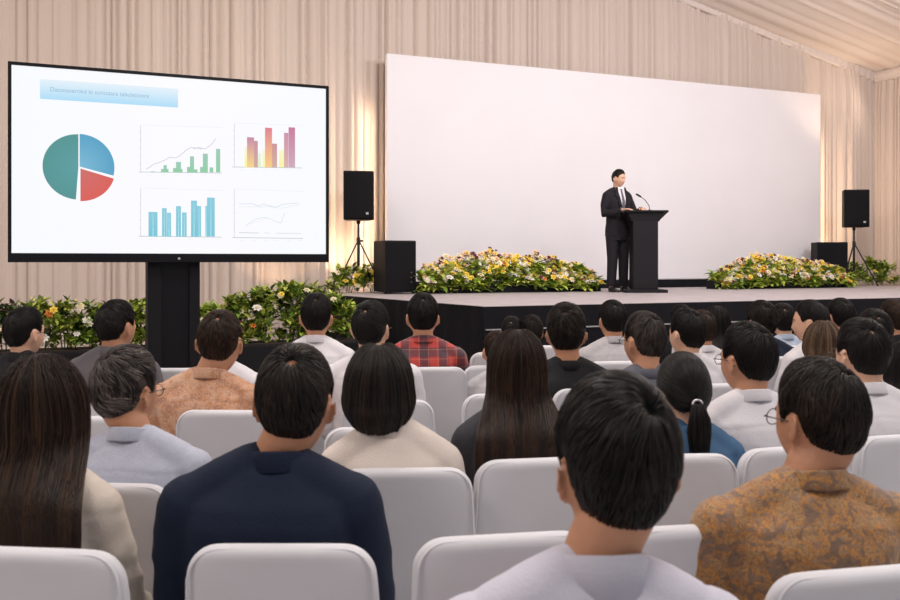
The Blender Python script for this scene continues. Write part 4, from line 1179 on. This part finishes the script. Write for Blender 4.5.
# (px, depth, y of head top, body facing, head turn, build, skin, hair, garment, cloth, label, extras)
PEOPLE = [
 (39, 2.08, 351, 6, -2, 'woman', 2, 'long_a', 'shirt', BEIGE, 'woman with long brown hair in cream blouse at the left edge', dict(near=True, collar='tee')),
 (272, 2.06, 347, -2, 6, 'man', 1, 'short_e', 'blazer', NAVY, 'man with thinning crown in dark navy suit jacket', dict(near=True, hx=.052)),
 (138, 2.62, 350, 6, 18, 'man', 1, 'grey_a', 'shirt', BLUEG, 'grey haired man in pale blue grey shirt wearing glasses', dict(near=True, glasses=True, hx=-.045)),
 (391, 2.62, 345, -6, 4, 'woman', 2, 'bob', 'blazer', CREAM, 'woman with bobbed dark hair in cream jacket', dict(near=True, hx=-.036)),
 (208, 3.60, 310, 2, 1, 'man', 0, 'short_f', 'shirt', ORNG, 'man in orange patterned shirt in front of display stand', dict(near=True, hx=.045)),
 (115, 4.55, 301, 10, 14, 'man', 1, 'short_d', 'blazer', GREYJ, 'man in grey jacket with head turned right, before the planter', {}),
 (23, 4.55, 308, 14, 14, 'slim', 2, 'short_a', 'blazer', BLK, 'dark haired man in black jacket at far left, face turned right', dict(glasses=True)),
 (222, 4.35, 314, 0, 0, 'slim', 0, 'short_a', 'shirt', WHITE, 'person in white shirt hidden behind the orange patterned shirt man', {}),
 (316, 5.05, 294, -4, 0, 'slim', 0, 'short_a', 'shirt', WHITE, 'short haired man in white shirt below the stage corner planter', {}),
 (371, 4.30, 302, -4, 14, 'man', 2, 'short_d', 'shirt', WHITE, 'man in white shirt with glasses, left of the plaid shirt man', dict(glasses=True)),
 (423, 5.05, 294, -4, 2, 'man', 0, 'short_a', 'shirt', PLAID, 'man in red and black plaid shirt at the aisle', {}),
 # right of the aisle
 (590, 1.36, 386, -4, -3, 'man', 0, 'short_c', 'shirt', LAV, 'large dark haired man in pale lilac shirt in the nearest row', dict(near=True, collar='mandarin', hx=.044, hz=.012)),
 (803, 1.97, 363, -6, -20, 'broad', 1, 'short_b', 'shirt', GOLD, 'man with glasses in gold and brown patterned shirt', dict(near=True, glasses=True, collar='shirt', hx=.045)),
 (518, 2.85, 328, -4, 0, 'woman', 2, 'long_b', 'jacket', CHAR, 'woman with long straight dark hair in charcoal jacket', dict(near=True)),
 (685, 2.92, 352, -8, 2, 'woman', 2, 'tied', 'shirt', DENIM, 'woman with low ponytail and silver tie in blue top', dict(near=True, collar='tee')),
 (749, 3.15, 324, -8, -22, 'man', 0, 'short_a', 'shirt', WHITE, 'man with glasses in white shirt beside the ponytail woman', dict(near=True, glasses=True)),
 (864, 3.30, 320, -8, -8, 'man', 2, 'short_d', 'shirt', WHITE, 'man with full black hair in white shirt behind the gold patterned shirt man', dict(near=True, glasses=True)),
 (567, 4.15, 306, -4, 10, 'man', 1, 'shag', 'tee', BLK, 'tousled haired man in black shirt', {}),
 (645, 3.95, 312, -8, -22, 'man', 0, 'grey_b', 'shirt', SLATE, 'man with short greying hair and glasses in slate grey shirt', dict(glasses=True, collar='tee')),
 (688, 4.60, 310, -10, -20, 'slim', 2, 'short_a', 'shirt', WHITE, 'man in white shirt between the greying man and a black clad woman', {}),
 (613, 5.60, 301, -4, -4, 'man', 0, 'short_a', 'shirt', WGREY, 'short haired man in pale grey shirt left of the greying man', {}),
 (497, 4.90, 331, -8, 0, 'slim', 0, 'short_f', 'shirt', WGREY, 'brown haired person in pale grey shirt hidden behind the long haired woman', {}),
 (512, 6.30, 317, -6, 5, 'slim', 0, 'short_d', 'shirt', BLK, 'dark haired person by stage corner, left of the two hidden heads', {}),
 (532, 6.30, 317, -6, 0, 'slim', 0, 'shag', 'shirt', CHAR, 'dark haired person by stage corner, right of the two hidden heads', {}),
 (682, 7.00, 305, -10, 0, 'slim', 0, 'short_a', 'shirt', BLK, 'dark haired person nearest the stage below the lectern', {}),
 (703, 5.40, 310, -14, -6, 'slim', 1, 'short_f', 'shirt', WHITE, 'brown haired person in white shirt beside the black clad woman', dict(glasses=True)),
 (717, 6.00, 305, -8, 0, 'woman', 0, 'long_c', 'shirt', BLK, 'woman with shoulder length black hair in black top', dict(collar='tee')),
 (763, 5.6, 303, -8, -2, 'man', 0, 'shag', 'blazer', NAVY, 'dark haired man in dark jacket behind the white shirt man with glasses', {}),
 (784, 6.30, 304, -6, 5, 'slim', 2, 'short_d', 'shirt', PBLUE, 'dark haired man in pale blue shirt near the stage', {}),
 (812, 5.30, 301, -22, -42, 'slim', 2, 'short_a', 'shirt', WHITE, 'man in profile facing left in white shirt near the stage', {}),
 (842, 6.10, 299, -8, 0, 'man', 0, 'short_a', 'shirt', BLK, 'dark haired man in black shirt near the stage right of the profile man', {}),
 (824, 4.70, 320, -6, 4, 'woman', 2, 'bob_b', 'shirt', WHITE, 'woman with light brown bobbed hair', dict(collar='tee')),
 (876, 4.80, 310, -10, 6, 'man', 0, 'short_d', 'shirt', WHITE, 'dark haired man in white shirt right of the brown haired woman', {}),
 (896, 5.60, 299, -10, -10, 'slim', 1, 'short_f', 'shirt', BLK, 'brown haired person nearest the right edge beside the stage', {}),
 (908, 3.90, 339, -8, 0, 'woman', 0, 'long_c', 'shirt', BLK, 'woman with dark hair cut off by the right edge', dict(collar='tee')),
]
PPL = []
for i, (px, d, yt, f_, h_, bn, sk_, hr, kd, cm, lb, ex) in enumerate(PEOPLE):
    top = CAMZ-(yt-HOR)*d/F
    P = spot(px, d)
    vs = 1 if ex.get('near') else 20+i % 3
    seated(P, f_, h_, bn, sk_, hr, kd, cm, lb, top=top, seed=vs+(i if ex.get('near') else 0), **ex)
    PPL.append((P, f_, top/1.325, lb))
# measured chairs: px centre of the back, y of its top edge, facing, label, index of the sitter (or None)
CHAIRS = [
 (33, 548, 6, 'white covered chair at the lower left corner, behind the long haired woman', 0), (282, 544, 0, 'white covered chair behind the man in navy jacket', 1), (101, 483, 4, 'white covered chair behind the grey haired man with glasses', 2),
 (404, 468, -3, 'white covered chair behind the woman in cream jacket', 3), (226, 410, 2, 'white covered chair behind the man in orange patterned shirt', 4),
 (98, 389, 10, 'white covered chair behind the man in grey jacket', 5), (14, 391, 10, 'white covered chair behind the leftmost man in black', 6),
 (388, 400, -3, 'white covered chair in front of the bobbed hair woman, behind glasses man', 9), (432, 367, -4, 'white covered chair behind the man in plaid shirt', 10),
 (92, 416, 3, 'empty white covered chair directly in front of the grey haired man', None), (380, 427, -3, 'empty white covered chair directly in front of the bobbed hair woman', None), (172, 368, 0, 'white covered chair seen between grey haired man and orange shirt, by display stand', None),
 (505, 534, -10, 'nearest empty white covered chair at the aisle left of the lilac shirt man', None), (706, 524, -10, 'empty white covered chair between lilac shirt man and gold shirt man', None), (862, 568, -12, 'white covered chair behind the man in gold patterned shirt', 12),
 (540, 458, -10, 'white covered chair behind the woman with long straight hair', 13), (674, 454, -4, 'white covered chair behind the ponytail woman', 14), (794, 446, -16, 'white covered chair left of the gold shirt man, behind the white shirt man', 15), (906, 434, -16, 'white covered chair at the right edge behind the full haired white shirt man', 16),
 (594, 388, -10, 'white covered chair behind the man in black shirt', 17), (618, 361, -8, 'white covered chair behind the man in pale grey shirt', 20), (506, 393, -12, 'empty white covered chair at the aisle, in front of the long haired woman', None),
 (497, 365, -12, 'white covered chair at the aisle with pale grey shirt showing beside it', 21), (500, 352, -10, 'farthest white covered chair at the aisle near the stage corner', None),
 (732, 383, -12, 'white covered chair seen between ponytail woman and white shirt man', 19),
]
used = set()
for (px, yt, f_, lb, who) in CHAIRS:
    o, P = chair_px(px, yt, f_, lb)
    if who is not None:
        used.add(who); Q, qf, qs, _ = PPL[who]; L = Matrix.Rotation((YAW+R(f_)), 3, 'Z') @ (Q-P)
        print('CHAIR', lb[:60], 'sitter offset', round(L.x, 2), round(L.y, 2))
for i, (P, f_, s_, lb) in enumerate(PPL):
    if i in used: continue
    chair(P+offs(f_, 0, 0), f_, 'white covered chair under the '+lb.split(' in ')[0].replace('person ', 'person ')+' ('+lb.split(' in ')[-1][:40]+')' if False else 'white covered chair that seats the '+' '.join(lb.split()[:9]))

# ------------------------------------------------------------------ the speaker on the stage
def standing():
    # local frame: faces +y
    P = spot(617.5, 12.95, STZ); face = R(153)             # turned toward the lectern and the hall
    o = empty('person', P, -(YAW+face)); tag(o, 'man in dark suit and tie speaking at the lectern on the stage', 'person')
    T = Matrix.Translation((0, .03, 1.625)) @ Matrix.Rotation(R(16), 4, 'Z') @ Matrix.Rotation(R(-7), 4, 'X')
    def shape(infl, legs=True, arms=True, lo=.86, mb=None, slv=1.0):
        mb = mb or MB(); rings = []
        for z, rx, ry, cy_ in [(.80, .165, .12, 0), (.88, .168, .12, 0), (.98, .155, .108, .0), (1.08, .150, .105, .0), (1.20, .168, .115, 0), (1.30, .178, .118, -.005), (1.37, .172, .10, -.008), (1.42, .13, .078, -.01), (1.47, .065, .058, -.005)]:
            if z < lo: continue
            rings.append([((rx+infl)*math.copysign(abs(math.cos(a))**.8, math.cos(a)), cy_+(ry+infl)*math.copysign(abs(math.sin(a))**.8, math.sin(a)), z) for a in [2*PI*k/28 for k in range(28)]])
        mb.rings(rings)
        for s in (-1, 1): mb.tube([(s*.035, -.012, 1.46), (s*.10, -.012, 1.43), (s*.165, -.01, 1.385)], [.038+infl, .044+infl, .052+infl], n=14)
        return mb
    A = {1: [Vector((.182, -.01, 1.375)), Vector((.222, -.01, 1.24)), Vector((.235, .0, 1.115)), Vector((.165, .14, 1.13)), Vector((.10, .24, 1.165))],
         -1: [Vector((-.182, -.01, 1.375)), Vector((-.232, .01, 1.25)), Vector((-.275, .05, 1.13)), Vector((-.245, .18, 1.15)), Vector((-.21, .275, 1.18))]}
    mb = MB(); head_mb(mb, T); mb.tube([T @ Vector((0, -.028, -.045)), (0, -.005, 1.50), (0, -.01, 1.42)], [.056, .056, .062], n=18)
    shape(0, mb=mb, lo=.8)
    for s in (-1, 1):
        mb.tube(A[s], [.050, .046, .040, .036, .027], n=12)
        mb.tube([(s*.085, 0, .84), (s*.095, .01, .48), (s*.105, -.01, .10)], [.088, .058, .038], n=12); mb.tube([(s*.11, .02, .045), (s*.118, .10, .03)], [.026, .02], n=8)
        hand(mb, A[s][-1]+Vector((-s*.01, .018, .004)), (-s*.45, 1, .05), (0, .1, 1), -s, .30, 1.0)
    me = remesh(mb, .0065, 2); me.materials.append(SKIN[2]); link('body', me, o)
    suit = cloth('suit_black_wool', (.014, .012, .016))
    mb = shape(.018, lo=.79); mb.rings([[((.178+e)*math.cos(a), (.132+e)*math.sin(a), z) for a in [2*PI*k/24 for k in range(24)]] for z, e in ((.74, .006), (.80, .002), (.9, -.002))])
    for s in (-1, 1): mb.tube(A[s][:4]+[A[s][3].lerp(A[s][4], .8)], [.068, .062, .058, .052, .044], n=14)
    me = remesh(mb, .010, 5); wrinkle(me, .004, 5, False); me.materials.append(suit); jk = link('jacket', me, o)
    mb = MB(); mb.ell((0, 0, .86), (.172, .125, .11))
    for s in (-1, 1): mb.tube([(s*.09, 0, .84), (s*.098, .012, .48), (s*.108, -.005, .085)], [.104, .078, .066], n=16, dome=False)
    me = remesh(mb, .012, 3); me.materials.append(suit); link('trousers', me, o)
    for s in (-1, 1): link('shoe', shared('shoes', lambda: 0), o, (s*.115, .03, 0), (0, 0, -s*.18))
    # shirt front, tie and lapels lie on the chest
    def chest(x, z, off):
        zs = [(1.0, .108), (1.08, .105), (1.20, .115), (1.30, .114), (1.37, .094), (1.42, .070), (1.47, .056), (1.52, .052)]
        for (za, ra), (zb_, rb) in zip(zs, zs[1:]):
            if z <= zb_: ry = ra+(rb-ra)*(z-za)/(zb_-za); break
        k = max(0, 1-(abs(x)/.19)**2.6)**(1/2.6); return Vector((x, (ry+.020+off)*k, z))
    def strip(name, L, off, th, m, label=None):
        """L: list of (z, x_left, x_right)"""
        mb = MB(); rings = []
        for z, xa, xb in L:
            n = 6; f = [chest(xa+(xb-xa)*k/n, z, off) for k in range(n+1)]; bk = [p-Vector((0, th, 0)) for p in f[::-1]]; rings.append(f+bk)
        mb.rings(rings); q = link(name, mb.mesh(name, m), o)
        if label: q['label'] = label
        return q
    strip('shirt', [(1.505, -.058, .058), (1.47, -.062, .062), (1.42, -.062, .062), (1.34, -.050, .050), (1.25, -.033, .033), (1.12, -.006, .006)], .006, .012, WHITE, 'white shirt front')
    strip('tie', [(1.475, -.017, .017), (1.452, -.013, .013), (1.44, -.014, .014), (1.30, -.022, .022), (1.18, -.026, .026), (1.10, -.012, .012)], .012, .005, cloth('tie_grey_silk', (.12, .11, .14), rough=.4), 'dark grey tie')
    for s in (-1, 1):
        strip('lapel', [(z, s*a, s*b_) for z, a, b_ in ((1.50, .060, .078), (1.42, .058, .105), (1.375, .055, .125), (1.355, .052, .095), (1.25, .033, .075), (1.11, .004, .03))], .013, .010, suit)
    strip('pocket_square', [(1.30, -.115, -.075), (1.285, -.115, -.075)], .014, .006, WHITE, 'white pocket square') if False else None
    ck = MB(); cm_ = collar_mesh('shirt', .056); cm_.v = [(x, y+.012, z+.405) for x, y, z in cm_.v]; link('collar', cm_.mesh('collar', WHITE), o)
    for s in (-1, 1):
        a, b_ = A[s][3].lerp(A[s][4], .84), A[s][4]; link('cuff', MB().tube([a, b_], [.036, .034], n=14, dome=False).mesh('cuff', WHITE), o)
    hm = hair_for('parted'); place('hair', hm, o, T); face_parts(o, T)
    return o, A
_sh['shoes'] = _sh.get('shoes') or shoes_mb([(0, 0)]).mesh('shoe', mat('shoe_leather', (.012, .011, .011), .35))
spk, _ = standing()
# sheet of paper on the lectern
pp = link('paper_sheet', MB().box(-.105, .105, -.148, .148, 0, .002).mesh('paper_sheet', mat('paper_white', (.8, .78, .78), .6), False), None, lecp(-.10, .02, 1.1195), (-R(9.9), 0, LR))
tag(pp, 'white sheet of paper lying on the sloping lectern top', 'paper')

# ------------------------------------------------------------------ light
def area(name, loc, target, size, e, col, sy=None, spread=180):
    l = bpy.data.lights.new(name, 'AREA'); l.energy = e; l.size = size; l.color = col; l.spread = R(spread)
    if sy: l.shape = 'RECTANGLE'; l.size_y = sy
    o = bpy.data.objects.new(name, l); COL.objects.link(o); o.location = loc
    o.rotation_euler = (Vector(target)-Vector(loc)).to_track_quat('-Z', 'Y').to_euler(); return o
def spotl(name, loc, target, e, col, ang, blend=.6, rad=.05):
    l = bpy.data.lights.new(name, 'SPOT'); l.energy = e; l.color = col; l.spot_size = R(ang); l.spot_blend = blend; l.shadow_soft_size = rad
    o = bpy.data.objects.new(name, l); COL.objects.link(o); o.location = loc
    o.rotation_euler = (Vector(target)-Vector(loc)).to_track_quat('-Z', 'Y').to_euler(); return o
WC = (1, .93, .89)
for x in (-3, 1.5, 6, 10.5):
    area('hall_lamp', (x, 4.6, 5.1), (x, 4.6, 0), 1.4, 95, WC)
    area('hall_lamp', (x, .6, 5.1), (x, .6, 0), 1.4, 85, WC)
for x in (4.5, 8, 11.5):
    area('stage_lamp', (x, 7.2, 5.6), (x+.3, 12.4, 2.0), .9, 124, (1, .955, .96))
area('curtain_fill', (-5.6, 11.4, 4.6), (-1.0, 13, 1.8), .6, 85, (1, .90, .84))  # unseen lights added to brighten the curtain and bring out its folds
area('curtain_fill', (1.2, 9.6, 5.3), (2.6, 13, 1.6), .6, 40, (1, .88, .80))
area('curtain_fill', (-1.5, 8.4, 5.0), (-1, 13, 1.6), .8, 45, (1, .93, .89))
WARM = (1, .62, .32)
spotl('uplight', (3.65, 12.58, STZ+.15), (3.6, 12.9, 3.6), 70, (1, .70, .44), 110, .9, .12)
spotl('uplight', (2.7, 12.3, .9), (2.8, 13.0, 2.4), 18, WARM, 95)
spotl('uplight', (12.95, 12.60, STZ+.15), (13.0, 12.9, 3.6), 60, (1, .70, .44), 110, .9, .12)
area('curtain_fill', (14.1, 12.3, 4.6), (11.5, 13, 3.6), .4, 4, (1, .84, .72))  # added grazing light without a fixture, for fold contrast at the right
area('light_bar', (4.24, 12.72, 2.5), (3.2, 12.98, 2.5), .05, 15, (1, .70, .46), 2.6)
area('light_bar', (12.68, 12.72, 2.5), (13.7, 12.98, 2.5), .05, 15, (1, .70, .46), 2.6)
spotl('uplight', (12.9, 11.9, 2.9), (12.7, 11.7, 6), 75, (1, .72, .46), 95)  # unseen spot added in mid-air to warm the ceiling corner, no fixture
w = bpy.data.worlds.new('hall_air'); sc.world = w; w.use_nodes = True
w.node_tree.nodes['Background'].inputs[0].default_value = (.90, .92, 1, 1); w.node_tree.nodes['Background'].inputs[1].default_value = .40

# ------------------------------------------------------------------ camera
c = bpy.data.cameras.new('camera'); co_ = bpy.data.objects.new('camera', c); COL.objects.link(co_); sc.camera = co_
co_.location = (0, 0, CAMZ); co_.rotation_euler = (R(90), 0, -YAW); c.sensor_width = 36; c.lens = 36
c.shift_y = -(300-HOR)/900
c.dof.use_dof = True; c.dof.focus_distance = 7.5; c.dof.aperture_fstop = 7.0
sc.view_settings.view_transform = 'Standard'; sc.view_settings.look = 'None'; sc.view_settings.gamma = 1; sc.view_settings.exposure = 0
